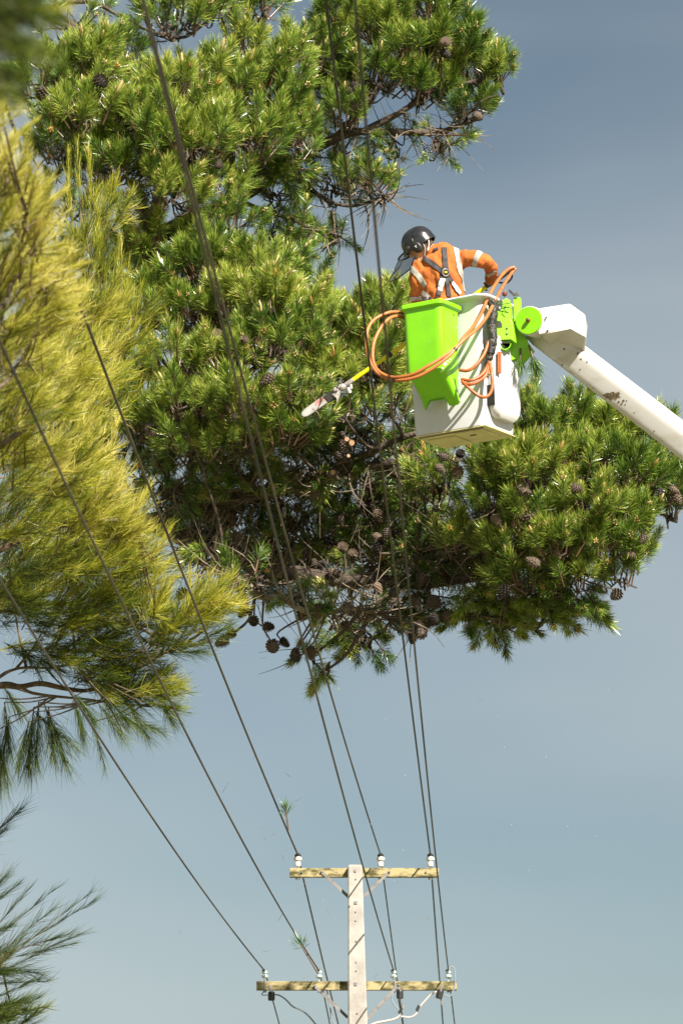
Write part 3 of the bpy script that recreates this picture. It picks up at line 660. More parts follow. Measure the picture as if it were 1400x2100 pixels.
# helmet
hc = head_c + hu * .030
hs = MB(); rs = []
LA, LB, LH = .142, .116, .128
for j in range(12):
    th = math.pi / 2 * j / 12; z = math.sin(th) * LH; c = math.cos(th) ** .85
    rs.append([hc + hf * (LA * c * math.cos(q)) + hr * (LB * c * math.sin(q)) + hu * z for q in np.linspace(0, 2 * math.pi, 32, endpoint=False)])
low = []
for dz, kk in ((-.045, .93), (-.052, .99), (-.046, 1.04), (-.02, 1.01)):
    low.append([hc + hf * (LA * kk * math.cos(q) * (1.10 if math.cos(q) > .3 and kk > .95 else 1)) + hr * (LB * kk * math.sin(q)) + hu * (dz + .012 * math.cos(q) ** 2) for q in np.linspace(0, 2 * math.pi, 32, endpoint=False)])
hs.rings(low + rs, False, True)
helmet = hs.build('helmet', M_helmet, per)
for sx in (-.03, .0, .03):
    MB().tube(spline([hc + hf * (.10 - .03 * k + abs(sx) * -.3) + hr * sx * (1 + .2 * k) + hu * (.094 + .012 * k - .006 * k * k - abs(sx) * .25) for k in range(5)], 3), .006, 6).build('ridge', M_helmet, helmet)
side = -hr if (-hr).y < 0 else hr                                # the side of the head turned to the camera
for s_ in (1, -1):
    ec = head_c + side * (.098 * s_) - hu * .018 + hf * .004
    em = MB().ell(ec, (hf * .043, hu * .052, side * (.034 * s_)), 18, 10).build('ear_muff', M_black, helmet)
    MB().lathe([(.030, .026), (.030, .036), (.018, .040)], ec, side * s_, 18).build('muff_cap', M_helmet, em)
    if s_ == 1:
        for q0_, q1_ in ((Vector(), hu * .016 + hf * .0), (hu * .016 - hf * .010, hu * .016 + hf * .010)):
            MB().beam(ec + side * .0405 + q0_ - hu * .008, ec + side * .0405 + q1_ - hu * .008, .004, .004, up=side).build('muff_mark', M_label, em)
    MB().tube(spline([ec + hu * .045 + side * .01 * s_, ec + hu * .075 + side * .014 * s_, hc + side * (.112 * s_) + hu * .03], 4), .007, 6).build('muff_arm', M_galv if s_ == 1 else M_black, helmet)
MB().tube(spline([hc + side * .098 - hf * .05 - hu * .03, head_c + side * .078 - hf * .035 - hu * .06, head_c + side * .055 + hf * .015 - hu * .115], 5), .007, 6, flat=.4).build('chin_strap', M_label, helmet)
MB().tube(spline([hc - hf * .10 + side * .06 - hu * .04, hc - hf * .085 + side * .075 - hu * .075, head_c - hf * .05 + side * .072 - hu * .085], 5), .009, 6, flat=.5).build('nape_strap', M_label, helmet)
vd = (-hu * .62 + hf * .90).normalized(); vs_ = []; nv, na = 6, 15
top_c = hc + hf * .055 - hu * .030
for i in range(nv):
    row = []
    for k in range(na):
        a = R(-78 + 156 * k / (na - 1)); rad = .142 + .012 * i / (nv - 1); cut = 1 - .22 * (abs(a) / R(78)) ** 2
        row.append(top_c + hf * (rad * 1.1 * math.cos(a)) + hr * (rad * .98 * math.sin(a)) + vd * (.178 * i / (nv - 1) * cut))
    vs_.append(row)
visor = MB().rings(vs_, False, False, closed=False).build('visor', M_visor, helmet)
MB().tube(vs_[-1], .0045, 6).build('visor_rim', M_black, helmet); MB().tube(vs_[0], .008, 6).build('visor_rim', M_black, helmet)
MB().tube([r_[0] for r_ in vs_], .004, 6).build('visor_rim', M_black, helmet); MB().tube([r_[-1] for r_ in vs_], .004, 6).build('visor_rim', M_black, helmet)
MB().ell(hc + side * .10 + hf * .08 - hu * .012, (hf * .03, side * .012, hu * .02), 10, 7).build('visor_hinge', M_black, helmet)
# straps and reflective tape laid on the jacket
jb = BVHTree.FromPolygons([v.co.copy() for v in jm.vertices], [tuple(p.vertices) for p in jm.polygons])
def onj(px, py):
    h = jb.ray_cast(Vector((0, 0, CAMZ)), ray(px, py).normalized()); return (None, None) if h[0] is None else (h[0], h[1])
def band(path, w, name, m, parent, off=.004, th=.004):
    pts = []
    pl = spline([Vector((x, y, 0)) for x, y in path], 8) if len(path) > 2 else [Vector((path[0][0], path[0][1], 0)).lerp(Vector((path[1][0], path[1][1], 0)), t) for t in np.linspace(0, 1, 9)]
    for q in pl:
        h, n = onj(q.x, q.y)
        if h is not None: pts.append((h, n))
    if len(pts) < 3: return None
    nn = [sum((pts[min(max(i + d, 0), len(pts) - 1)][1] for d in (-2, -1, 0, 1, 2)), Vector()).normalized() for i in range(len(pts))]
    rs = []
    for i in range(len(pts)):
        t = (pts[min(i + 1, len(pts) - 1)][0] - pts[max(i - 1, 0)][0]).normalized(); s_ = t.cross(nn[i]).normalized()
        l = []
        for d in (-1, -.5, 0, .5, 1):                            # let the band follow the cloth across its width
            q = pts[i][0] + s_ * (d * w / 2); loc, nrm, idx, dist = jb.find_nearest(q); l.append(q if dist > .03 else loc + nrm * off)
        rs.append(l + [p + nn[i] * th for p in l[::-1]])
    return MB().rings(rs).build(name, m, parent)
harness = band([(859, 525), (872, 532), (889, 543), (907, 558)], .042, 'harness', M_strap, per, .006, .006)
for path, w, m in (([(911, 508), (911, 520), (912, 536), (914, 554)], .042, M_strap), ([(868, 528), (880, 518), (898, 510)], .02, M_strap), ([(908, 566), (903, 582), (899, 606)], .042, M_strap), ([(913, 566), (917, 586), (920, 609)], .034, M_strap), ([(917, 564), (927, 580), (941, 604)], .032, M_strap)):
    band(path, w, 'strap', m, harness, .007, .006)
band([(907, 572), (904, 586), (902, 597)], .040, 'strap_label', M_label, harness, .014, .003)
band([(926, 579), (933, 590), (941, 603)], .030, 'strap_label', M_label, harness, .014, .003)
h, n = onj(911, 560)
if h is not None:
    MB().lathe([(.036, .008), (.040, .012), (.040, .022), (.030, .026)], h, n, 18).build('back_plate', M_black, harness)
    e1 = n.orthogonal().normalized(); e2 = n.cross(e1)
    MB().tube([h + n * .03 + (e1 * math.cos(a) + e2 * math.sin(a)) * .027 for a in np.linspace(0, 2 * math.pi, 15)], .006, 8).build('ring', M_galv, harness)
    MB().box(h + n * .03 + Vector((0, 0, .004)), (.022, .012, .016)).build('buckle', M_yel2, harness, bevel=.003)
band([(933, 507), (937, 525), (942, 550), (948, 578), (953, 606)], .050, 'reflective_tape', M_reflect, per)
band([(986, 514), (979, 523), (974, 536), (971, 550)], .046, 'reflective_tape', M_reflect, per)
band([(1015, 555), (1007, 561), (999, 565)], .034, 'reflective_tape', M_reflect, per)
band([(842, 549), (850, 557), (861, 570), (872, 587)], .044, 'reflective_tape', M_reflect, per)
band([(842, 612), (852, 611), (866, 611)], .040, 'reflective_tape', M_reflect, per)
band([(866, 600), (873, 605), (879, 612)], .04, 'reflective_tape', M_reflect, per)
MB().lathe([(.085, 0), (.082, .02), (.070, .038), (.066, .036), (.074, .01)], P(888, 519, 33.41), (P(876, 509, 33.41) - P(890, 522, 33.41)), 20, False).build('collar', M_jacket, per)

# ------------------------------------------------------------------ pine: needle tufts
def needle_tuft(r, n, Lst, ln, lo=14, hi=62, back=.10, width=.0047):
    """a pine shoot along +z: stem and needles; returns verts, tris, tint"""
    t = r.uniform(0, 1, n) ** .8
    ang = np.radians(lo + (hi - lo) * (1 - t) + r.normal(0, 9, n)); phi = r.uniform(0, 2 * np.pi, n)
    d = np.stack([np.sin(ang) * np.cos(phi), np.sin(ang) * np.sin(phi), np.cos(ang)], 1)
    base = np.stack([np.zeros(n), np.zeros(n), t * Lst], 1)
    l = ln * r.uniform(.72, 1.15, n)[:, None]
    bend = np.stack([np.zeros(n), np.zeros(n), r.normal(-.02, .10, n)], 1) + r.normal(0, .08, (n, 3))
    side = np.cross(d, r.normal(0, 1, (n, 3))); side /= np.linalg.norm(side, axis=1, keepdims=True) + 1e-9
    w = width * r.uniform(.7, 1.25, n)[:, None]
    mid = base + d * l * .55 + bend * l * .3; tip = base + d * l + bend * l
    V = np.stack([base, mid - side * w * .5, mid + side * w * .5, tip], 1).reshape(-1, 3)
    o = (np.arange(n) * 4)[:, None, None]
    T = (np.array([[0, 1, 2], [1, 3, 2]])[None] + o).reshape(-1, 3)
    tn = r.beta(1.5, 1.7, n) * .74 + .2; tint = np.stack([tn * .34, tn * .90, tn * .92, tn + .30], 1).clip(.17, 1).ravel()  # dark bases and bright tips put inner shade and lit ends into the tint
    sv = []; ss = 5
    for z, rad in ((-back, .008), (Lst, .006)):
        for k in range(ss): a = 2 * np.pi * k / ss; sv.append((rad * math.cos(a), rad * math.sin(a), z))
    st = []
    for k in range(ss): a, b = k, (k + 1) % ss; st += [(a, b, b + ss), (a, b + ss, a + ss)]
    T = np.concatenate([T, np.array(st) + len(V)]); V = np.concatenate([V, np.array(sv)]); tint = np.concatenate([tint, np.full(2 * ss, .06)])
    return V, T, tint
TV = [needle_tuft(rng, 230, .17, .128), needle_tuft(rng, 200, .14, .115), needle_tuft(rng, 260, .21, .125), needle_tuft(rng, 210, .15, .138, 8, 60), needle_tuft(rng, 170, .12, .12, 16, 75), needle_tuft(rng, 240, .18, .12, 12, 70),
      needle_tuft(rng, 60, .10, .12, 12, 60), needle_tuft(rng, 48, .09, .11, 15, 75)]            # the last two are thin, for shaded twigs
TLEN = [.17, .14, .21, .15, .12, .18, .10, .09]
def candle_mesh(kind):
    m = MB()
    if kind == 0:
        m.lathe([(.004, 0), (.011, .015), (.012, .04), (.008, .062), (.002, .075)], (0, 0, 0), (0, 0, 1), 6)
        for k in range(3):
            a = 2.1 * k + .4; m.lathe([(.003, 0), (.008, .012), (.006, .03), (.001, .04)], (.012 * math.cos(a), .012 * math.sin(a), .0), (.3 * math.cos(a), .3 * math.sin(a), 1), 5)
    elif kind == 1:
        for k in range(11):
            a = 2.4 * k; h = .004 * k; rr = .021 - .0012 * k; m.lathe([(.003, 0), (.0085, .008), (.007, .018), (.001, .024)], (rr * .5 * math.cos(a), rr * .5 * math.sin(a), h - .01), (math.cos(a), math.sin(a), .8), 5)
    else:
        m.lathe([(.006, 0), (.014, .02), (.013, .06), (.009, .09), (.002, .11)], (0, 0, 0), (0, 0, 1), 6)
        m.lathe([(.004, 0), (.010, .02), (.007, .05), (.002, .06)], (.014, .004, -.005), (.35, .1, 1), 5)
    return m.mesh('candle', M_candle)
CAND = [candle_mesh(0), candle_mesh(1), candle_mesh(2)]
def tri_arrays(me):
    me.calc_loop_triangles(); V = np.empty(len(me.vertices) * 3); me.vertices.foreach_get('co', V)
    T = np.empty(len(me.loop_triangles) * 3, np.int32); me.loop_triangles.foreach_get('vertices', T); return V.reshape(-1, 3), T.reshape(-1, 3)
CANDA = [tri_arrays(m) for m in CAND]
def basis(z):
    z = np.asarray(z, float); z = z / np.linalg.norm(z); a = rng.normal(0, 1, 3); x = np.cross(a, z); x /= np.linalg.norm(x); return np.stack([x, np.cross(z, x), z], 1)

pine = thing('pine_tree', (P(-170, 1000, 37.6).x, 37.6, 0), 'big green pine with heavy cones, a long limb sweeping right below the bucket', 'tree')
def limb(name, ctrl, r0, r1, m=M_bark, parent=pine, n=10):
    sp = spline([P(*c) for c in ctrl], 7)
    sp = [p + Vector((noise.noise(p * 2.1), noise.noise(p * 2.3 + Vector((9, 0, 0))), noise.noise(p * 1.9 + Vector((0, 7, 0))))) * .05 for p in sp]
    MB().tube(sp, lambda t: (r0 + (r1 - r0) * t ** .8) * (1 + .08 * math.sin(t * 31)), n).build(name, m, parent); return sp
tx = P(-170, 1000, 37.6).x
tk = [Vector((tx + .25 * math.sin(z * .35), 37.6 + .2 * math.sin(z * .5), z)) for z in np.linspace(-.1, 15.5, 22)]
MB().tube(tk, lambda t: .36 * (1 - t) ** .8 + .05, 14).build('trunk', M_bark, pine)
LIMBS = [([(-170, 1330, 37.6), (60, 1180, 37.2), (200, 1090, 36.9), (310, 1068, 36.6), (450, 1120, 36.4), (600, 1175, 36.3), (760, 1192, 36.2), (900, 1192, 36.0), (1010, 1172, 35.7), (1130, 1140, 35.4)], .13, .03),
         ([(250, 1080, 36.7), (380, 1050, 36.2), (520, 1012, 36.0), (640, 988, 35.9), (710, 965, 35.9), (790, 950, 35.8), (940, 946, 35.5)], .085, .03),
         ([(310, 1068, 36.5), (390, 1128, 36.0), (440, 1172, 35.6), (490, 1190, 35.2), (530, 1224, 35.1), (575, 1232, 35.0), (650, 1262, 35.1), (720, 1250, 35.3), (790, 1262, 35.5)], .058, .014),
         ([(-160, 800, 37.6), (80, 640, 37.3), (300, 500, 37.0), (480, 410, 37.0), (600, 335, 37.0), (690, 282, 37.0), (745, 268, 37.0), (900, 272, 37.0), (990, 240, 37.0)], .11, .018),
         ([(300, 500, 37.0), (350, 330, 36.3), (270, 170, 36.0), (165, 70, 36.0), (100, 20, 36.0)], .06, .018),
         ([(480, 410, 37.0), (470, 250, 36.3), (520, 110, 36.3), (548, 10, 36.3)], .05, .014),
         ([(-120, 950, 37.5), (120, 830, 36.8), (350, 760, 36.1), (550, 730, 35.7), (700, 705, 35.6), (830, 640, 35.6)], .09, .018),
         ([(900, 1192, 36.0), (1000, 1060, 35.6), (1100, 950, 35.4), (1185, 860, 35.4)], .045, .014),
         ([(1010, 1172, 35.7), (1150, 1080, 35.5), (1300, 1000, 35.4), (1400, 950, 35.4)], .045, .014),
         ([(640, 988, 35.9), (800, 905, 35.7), (870, 880, 35.6)], .045, .02),
         ([(760, 1192, 36.2), (850, 1260, 35.9), (1000, 1262, 35.7), (1060, 1280, 35.7)], .04, .014),
         ([(160, 70, 36.0), (60, 20, 35.8), (-40, -30, 35.8)], .03, .02), ([(60, 20, 36.2), (180, 12, 36.0), (260, 40, 36.0), (330, 70, 36)], .026, .01),
         ([(690, 282, 37.0), (760, 190, 36.8), (800, 90, 36.8), (830, 0, 36.8)], .04, .012), ([(745, 268, 37), (890, 190, 36.9), (990, 160, 36.9), (1040, 130, 36.9)], .035, .01),
         ([(480, 410, 37), (560, 440, 37), (640, 470, 37.0), (690, 480, 37.0)], .025, .01), ([(600, 335, 37), (650, 400, 37), (720, 420, 36.9), (790, 400, 36.9)], .03, .01)]
limb_pts = []
M_sunbark = pm('sunlit_bark', (0.07, 0.05, 0.035), (0.36, 0.285, 0.205), 16, 0.9, bump=0.6)  # lighter bark copy, sunlight on one limb put into its colour
for k, (c, r0, r1) in enumerate(LIMBS): limb_pts += limb('limb', c, r0, r1, M_sunbark if k == 2 else M_bark)
LP = np.array([tuple(p) for p in limb_pts])

# crown masses: px, py, half width, half height, distance, depth half, how many, style
BL = []
def bl(*a): BL.append(a)
for a in [(150, 60, 110, 70, 36.0, .4, 14, 1), (250, 130, 60, 50, 36.0, .3, 10, 0), (370, 60, 100, 80, 36.0, .5, 22, 0), (440, 30, 60, 50, 36, .4, 9, 0), (545, 30, 38, 55, 36.2, .2, 9, 0), (510, 115, 45, 50, 36.2, .25, 9, 0),
          (100, 190, 90, 80, 35.6, .4, 28, 0), (190, 160, 70, 80, 35.5, .4, 26, 0), (190, 255, 100, 80, 35.4, .4, 34, 0), (290, 270, 90, 80, 35.4, .4, 34, 0), (360, 210, 80, 80, 35.5, .4, 28, 0), (440, 190, 90, 80, 35.7, .4, 28, 0), (540, 220, 70, 90, 35.9, .4, 28, 0),
          (590, 140, 50, 60, 36.2, .3, 12, 0), (500, 300, 100, 70, 35.7, .4, 32, 0), (590, 300, 60, 60, 36.1, .3, 14, 0), (390, 320, 100, 80, 35.4, .4, 36, 0), (250, 370, 110, 90, 35.5, .4, 36, 0), (340, 420, 90, 70, 35.4, .35, 30, 0), (440, 400, 70, 50, 35.7, .3, 14, 0), (130, 330, 80, 100, 35.6, .4, 24, 0),
          (650, 130, 55, 70, 36.6, .3, 20, 0), (700, 60, 70, 80, 36.7, .35, 26, 0), (780, 70, 70, 80, 36.8, .35, 26, 0), (880, 40, 60, 60, 36.9, .35, 18, 0), (920, 110, 70, 70, 36.9, .35, 24, 0), (850, 130, 80, 60, 36.8, .35, 24, 0), (760, 180, 90, 60, 36.8, .35, 26, 0), (870, 200, 80, 50, 36.9, .3, 18, 0), (975, 162, 46, 50, 37, .25, 14, 0), (1022, 168, 24, 32, 37, .15, 6, 0), (960, 240, 50, 50, 37, .25, 12, 0), (900, 290, 55, 40, 37, .25, 9, 1), (690, 210, 60, 60, 37.1, .3, 16, 0), (700, 320, 50, 40, 37.2, .2, 5, 2), (640, 260, 50, 50, 36.9, .3, 10, 0), (640, 300, 60, 36, 36.55, .2, 11, 0), (560, 365, 50, 36, 36.5, .2, 9, 0), (705, 250, 50, 30, 36.6, .2, 9, 0), (590, 345, 40, 30, 36.6, .2, 6, 2), 
          (750, 380, 65, 38, 36.9, .25, 14, 0), (680, 390, 60, 50, 37.2, .25, 9, 2), (590, 480, 60, 50, 37.1, .3, 14, 2), (680, 478, 40, 20, 37.1, .2, 5, 2), (560, 400, 60, 40, 37.3, .3, 6, 2), (600, 530, 36, 26, 36.5, .2, 5, 2), (800, 300, 60, 50, 37.2, .25, 5, 2),
          (470, 480, 70, 70, 35.6, .4, 18, 0), (330, 520, 90, 80, 35.8, .4, 26, 0), (420, 570, 80, 70, 35.5, .4, 22, 0), (530, 570, 70, 55, 35.4, .35, 22, 0), (300, 640, 80, 90, 35.7, .4, 24, 0), (400, 660, 80, 70, 35.3, .4, 24, 0), (480, 650, 70, 60, 35.2, .4, 20, 0),
          (560, 640, 70, 60, 34.95, .35, 26, 0), (570, 720, 90, 70, 34.8, .35, 34, 0), (650, 632, 48, 36, 35.3, .25, 12, 0), (720, 655, 52, 36, 35.4, .25, 14, 0), (660, 690, 60, 60, 35.0, .3, 18, 0), (740, 690, 60, 50, 35.2, .3, 16, 0), (815, 625, 32, 20, 35.6, .2, 6, 0), (800, 660, 50, 60, 35.3, .3, 14, 0),
          (360, 760, 90, 60, 35.1, .35, 24, 0), (470, 760, 80, 60, 34.9, .35, 22, 0), (300, 820, 80, 60, 35.2, .3, 16, 0), (400, 850, 90, 60, 34.9, .35, 26, 0), (300, 900, 70, 60, 35.2, .3, 16, 0), (500, 850, 80, 60, 34.7, .3, 24, 0), (590, 830, 70, 60, 34.7, .3, 20, 0), (400, 930, 80, 50, 35.0, .3, 18, 0), (500, 920, 80, 50, 34.9, .3, 18, 0), (590, 900, 60, 40, 34.8, .3, 12, 0),
          (680, 780, 60, 50, 35.0, .3, 16, 0), (760, 770, 60, 60, 35.2, .3, 16, 0), (700, 850, 70, 40, 35.1, .3, 14, 0), (800, 740, 60, 60, 35.4, .3, 14, 0), (790, 840, 70, 60, 35.4, .3, 14, 0), (850, 780, 60, 80, 35.8, .3, 14, 0),
          (350, 1000, 60, 50, 35.6, .3, 8, 2), (500, 980, 90, 40, 35.6, .3, 10, 2), (620, 960, 70, 50, 35.6, .3, 8, 2), (750, 900, 70, 50, 35.8, .3, 9, 2), (840, 960, 70, 60, 36.2, .3, 10, 2), (760, 1040, 80, 70, 36.6, .3, 9, 2), (620, 1080, 80, 50, 36.7, .3, 7, 2), (860, 1060, 70, 70, 36.2, .3, 12, 2), (900, 1010, 60, 50, 35.6, .3, 10, 0), (870, 1130, 60, 40, 35.9, .3, 8, 2),
          (1080, 860, 50, 40, 35.2, .3, 14, 0), (1120, 900, 80, 50, 35.1, .35, 24, 0), (1185, 860, 34, 45, 35.2, .2, 9, 0), (1250, 905, 75, 35, 35.3, .3, 18, 0), (1330, 930, 60, 45, 35.4, .3, 16, 0), (1390, 960, 45, 60, 35.5, .3, 14, 0), (1010, 960, 80, 60, 35.0, .3, 24, 0), (1080, 990, 90, 60, 34.9, .35, 28, 0), (1180, 970, 90, 60, 35.0, .35, 28, 0), (1280, 990, 80, 60, 35.1, .35, 26, 0),
          (1350, 1020, 55, 50, 35.3, .3, 16, 0), (1000, 1050, 70, 60, 35.1, .3, 20, 0), (1100, 1070, 80, 60, 34.9, .35, 26, 0), (1200, 1060, 80, 60, 34.9, .35, 26, 0), (1280, 1080, 70, 50, 35.1, .3, 22, 0), (960, 1120, 60, 40, 35.4, .3, 10, 0), (1050, 1130, 70, 50, 35.1, .3, 20, 0), (1140, 1140, 70, 50, 34.9, .3, 20, 0), (1230, 1130, 60, 50, 35.0, .3, 18, 0), (1300, 1140, 45, 45, 35.2, .25, 10, 0), (1270, 1190, 40, 35, 35.2, .2, 7, 0), (1090, 1200, 70, 40, 35.2, .3, 16, 0), (1180, 1190, 55, 40, 35.1, .3, 12, 0), (1160, 1215, 50, 36, 35.4, .25, 9, 3), (1100, 1225, 60, 28, 35.5, .25, 8, 3), (1010, 1225, 70, 36, 35.7, .3, 11, 3), (1020, 1268, 36, 24, 35.8, .2, 5, 3), (960, 1262, 36, 22, 35.8, .2, 4, 3), (1120, 1255, 30, 20, 35.5, .2, 3, 3), (1015, 1278, 60, 30, 36.3, .2, 8, 3), (1115, 1262, 60, 30, 36.2, .2, 8, 3), (1180, 1240, 40, 25, 36.0, .2, 5, 3), (1375, 1060, 40, 45, 35.6, .2, 9, 0), (1000, 1200, 60, 40, 35.6, .3, 8, 2),
          (750, 1310, 60, 35, 35.9, .25, 9, 3), (690, 1270, 50, 40, 36.0, .25, 6, 3), (520, 1190, 60, 35, 35.0, .2, 3, 2), (620, 1225, 60, 35, 35.0, .2, 4, 2), (440, 1140, 40, 30, 35.6, .2, 3, 2), (800, 1250, 70, 40, 36.0, .3, 9, 3), (780, 1150, 90, 50, 36.5, .3, 9, 2), (880, 1230, 50, 35, 36.0, .25, 5, 3), (560, 1110, 70, 40, 36.8, .3, 5, 2), (640, 1345, 20, 12, 35.9, .1, 2, 3), (670, 1375, 12, 8, 35.9, .1, 1, 3),
          (200, 560, 70, 80, 36.6, .3, 14, 0), (230, 700, 80, 80, 36.5, .3, 16, 0), (190, 850, 80, 80, 36.5, .3, 14, 0), (240, 950, 70, 60, 36.4, .3, 10, 0), (300, 980, 60, 50, 36.2, .3, 8, 2), (120, 450, 80, 80, 36.8, .3, 12, 0),
          (-999, 0, 1, 1, 36, 0, 0, 9),
          (450, 1090, 120, 55, 37.5, .25, 12, 2), (620, 1120, 120, 60, 37.5, .25, 12, 2), (780, 1090, 120, 70, 37.4, .25, 14, 2), (560, 1180, 100, 35, 37.3, .2, 8, 2), (400, 1040, 70, 40, 37.3, .2, 8, 2),
          # deeper layers that close the crown
          (300, 330, 220, 200, 37.0, .5, 40, 0), (480, 280, 160, 160, 37.2, .5, 15, 0), (380, 650, 180, 180, 36.8, .5, 34, 0), (560, 740, 160, 150, 36.4, .5, 34, 0), (720, 760, 130, 130, 36.4, .4, 24, 0), (450, 880, 190, 90, 36.2, .4, 24, 2), (1150, 1020, 200, 120, 36.3, .4, 40, 0), (820, 100, 160, 100, 37.6, .4, 14, 0), (740, 960, 150, 90, 37.0, .4, 14, 2), (680, 1120, 200, 60, 37.2, .3, 10, 2), (900, 1150, 120, 60, 36.8, .3, 10, 2), (200, 250, 140, 140, 36.9, .3, 20, 0), (560, 600, 120, 80, 36.4, .3, 16, 0), (330, 860, 120, 110, 36.6, .3, 18, 2), (1050, 1130, 160, 70, 36.3, .3, 18, 2), (1280, 1030, 100, 80, 36.2, .3, 12, 0), (640, 900, 120, 70, 36.6, .3, 12, 2), (850, 900, 90, 90, 36.9, .3, 14, 2), (500, 1010, 150, 50, 37.0, .3, 12, 2)]: bl(*a)
n_front = [k for k, q in enumerate(BL) if q[7] == 9][0]; BL.pop(n_front)
sh_pos, sh_axis, sh_var, sh_scale, sh_tint, sh_c = [], [], [], [], [], []
tw = MB(); fine = MB()
UP = np.array([0, 0, 1.0])
for (cx, cy, rx, ry, Y, dY, n, style) in BL:
    c = np.array(P(cx, cy, Y)); sx, sz = rx * Y / FPX, ry * Y / FPX
    near = LP[np.argmin(((LP - c) ** 2).sum(1))]
    midp = (near + c) / 2 + np.array([0, 0, -.06]) + rng.normal(0, .04, 3)
    tw.tube(spline([Vector(near), Vector(midp), Vector(c)], 4), lambda t: .022 - .013 * t, 6)
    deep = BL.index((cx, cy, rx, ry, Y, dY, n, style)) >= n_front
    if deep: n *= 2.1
    bt = rng.normal(0.03, .09) - (.16 if deep else 0); cprob = rng.choice([.15, .35, .6, .85]); bsc = rng.uniform(.85, 1.12)  # deep layers tinted darker, the crown's inner shade put into the colour
    n = int(round(n * (1.5 if style == 0 else 2.3 if style == 2 else 1.7)))
    for k in range(n):
        d = rng.normal(0, 1, 3); d /= np.linalg.norm(d); rr = rng.uniform(.35, 1) ** .6
        if style == 0 and d[2] < -.3: d[2] = -d[2] * .8
        p = c + d * rr * np.array([sx, dY, sz]) * .95
        if style == 0: ax = UP * 0.85 + d * np.array([.75, .75, .55]) + rng.normal(0, .22, 3) + np.array([.05, -.15, 0])
        elif style == 1: ax = UP * .5 + d * .8 + rng.normal(0, .35, 3)
        elif style == 2: ax = UP * .15 + d * .9 + rng.normal(0, .45, 3)
        else: ax = UP * -.25 + d * np.array([.9, .9, .6]) + rng.normal(0, .3, 3)
        ax /= np.linalg.norm(ax)
        v = int(rng.integers(0, 6)) if style in (0, 3) else int(rng.integers(4, 8))
        sh_pos.append(p); sh_axis.append(ax); sh_var.append(v); sh_scale.append(bsc * rng.uniform(.72, 1.22)); sh_c.append(cprob); sh_tint.append(bt + rng.normal(0, .07) - (.07 if style in (2, 3) else 0))  # underside and hanging tufts get a darker tint standing for canopy shade
        if rng.random() < (.45 if style == 0 else .95):
            q = c + (p - c) * .25 + rng.normal(0, .03, 3); e = p - ax * .09; m_ = (q + e) / 2 + np.array([0, 0, -.05]) + rng.normal(0, .03, 3)
            tw.tube(spline([Vector(q), Vector(m_), Vector(e)], 3), lambda t: .010 - .004 * t, 4)
sh_pos = np.array(sh_pos); sh_axis = np.array(sh_axis)
pj = project(sh_pos)
# the tufts that show largest: the front ones, spread over the frame
inside = (pj[:, 0] > -20) & (pj[:, 0] < 1420) & (pj[:, 1] > -20) & (pj[:, 1] < 2120)
order = np.argsort(pj[:, 2]); seen = {}; chosen = []
for cell in (52, 36, 26):
    for i in order:
        if len(chosen) >= 300: break
        if not inside[i] or i in seen: continue
        key = (cell, int(pj[i, 0] // cell), int(pj[i, 1] // cell))
        if key in seen: continue
        seen[key] = 1; seen[i] = 1; chosen.append(int(i))
chosen = set(chosen)
TME = {}
def tuft_mesh(v, lev):
    if (v, lev) not in TME:
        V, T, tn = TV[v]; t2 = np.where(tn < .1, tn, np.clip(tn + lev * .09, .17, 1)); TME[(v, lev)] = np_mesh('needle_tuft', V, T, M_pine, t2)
    return TME[(v, lev)]
Vs, Ts, Ns, off = [], [], [], 0; CV, CT, coff = [], [], 0
for i in range(len(sh_pos)):
    B = basis(sh_axis[i]); s = sh_scale[i]; v = sh_var[i]
    has_c = rng.random() < (sh_c[i] if v < 6 else .08); ck = int(rng.choice([0, 1, 1, 2])) if sh_axis[i][2] > .45 else 1
    if i in chosen:
        M = Matrix(np.block([[B * s, sh_pos[i][:, None]], [np.zeros((1, 3)), np.ones((1, 1))]]).tolist())
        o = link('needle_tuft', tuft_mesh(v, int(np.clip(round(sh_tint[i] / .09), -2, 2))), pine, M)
        if has_c:
            q = bpy.data.objects.new('candle', CAND[ck]); C.objects.link(q); q.parent = o; q.location = (0, 0, TLEN[v] + .01)
    else:
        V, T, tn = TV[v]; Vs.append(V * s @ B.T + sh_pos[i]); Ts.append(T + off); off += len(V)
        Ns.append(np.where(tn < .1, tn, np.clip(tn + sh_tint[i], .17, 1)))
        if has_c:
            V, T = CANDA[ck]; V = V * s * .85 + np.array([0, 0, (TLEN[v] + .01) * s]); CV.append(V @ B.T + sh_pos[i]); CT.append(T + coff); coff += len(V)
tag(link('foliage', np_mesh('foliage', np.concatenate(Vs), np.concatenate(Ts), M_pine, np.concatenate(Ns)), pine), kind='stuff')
tag(link('candles', np_mesh('candles', np.concatenate(CV), np.concatenate(CT), M_candle), pine), kind='stuff')
n_tuft = len(sh_pos)

LT = np.concatenate([LP, sh_pos[::2]])
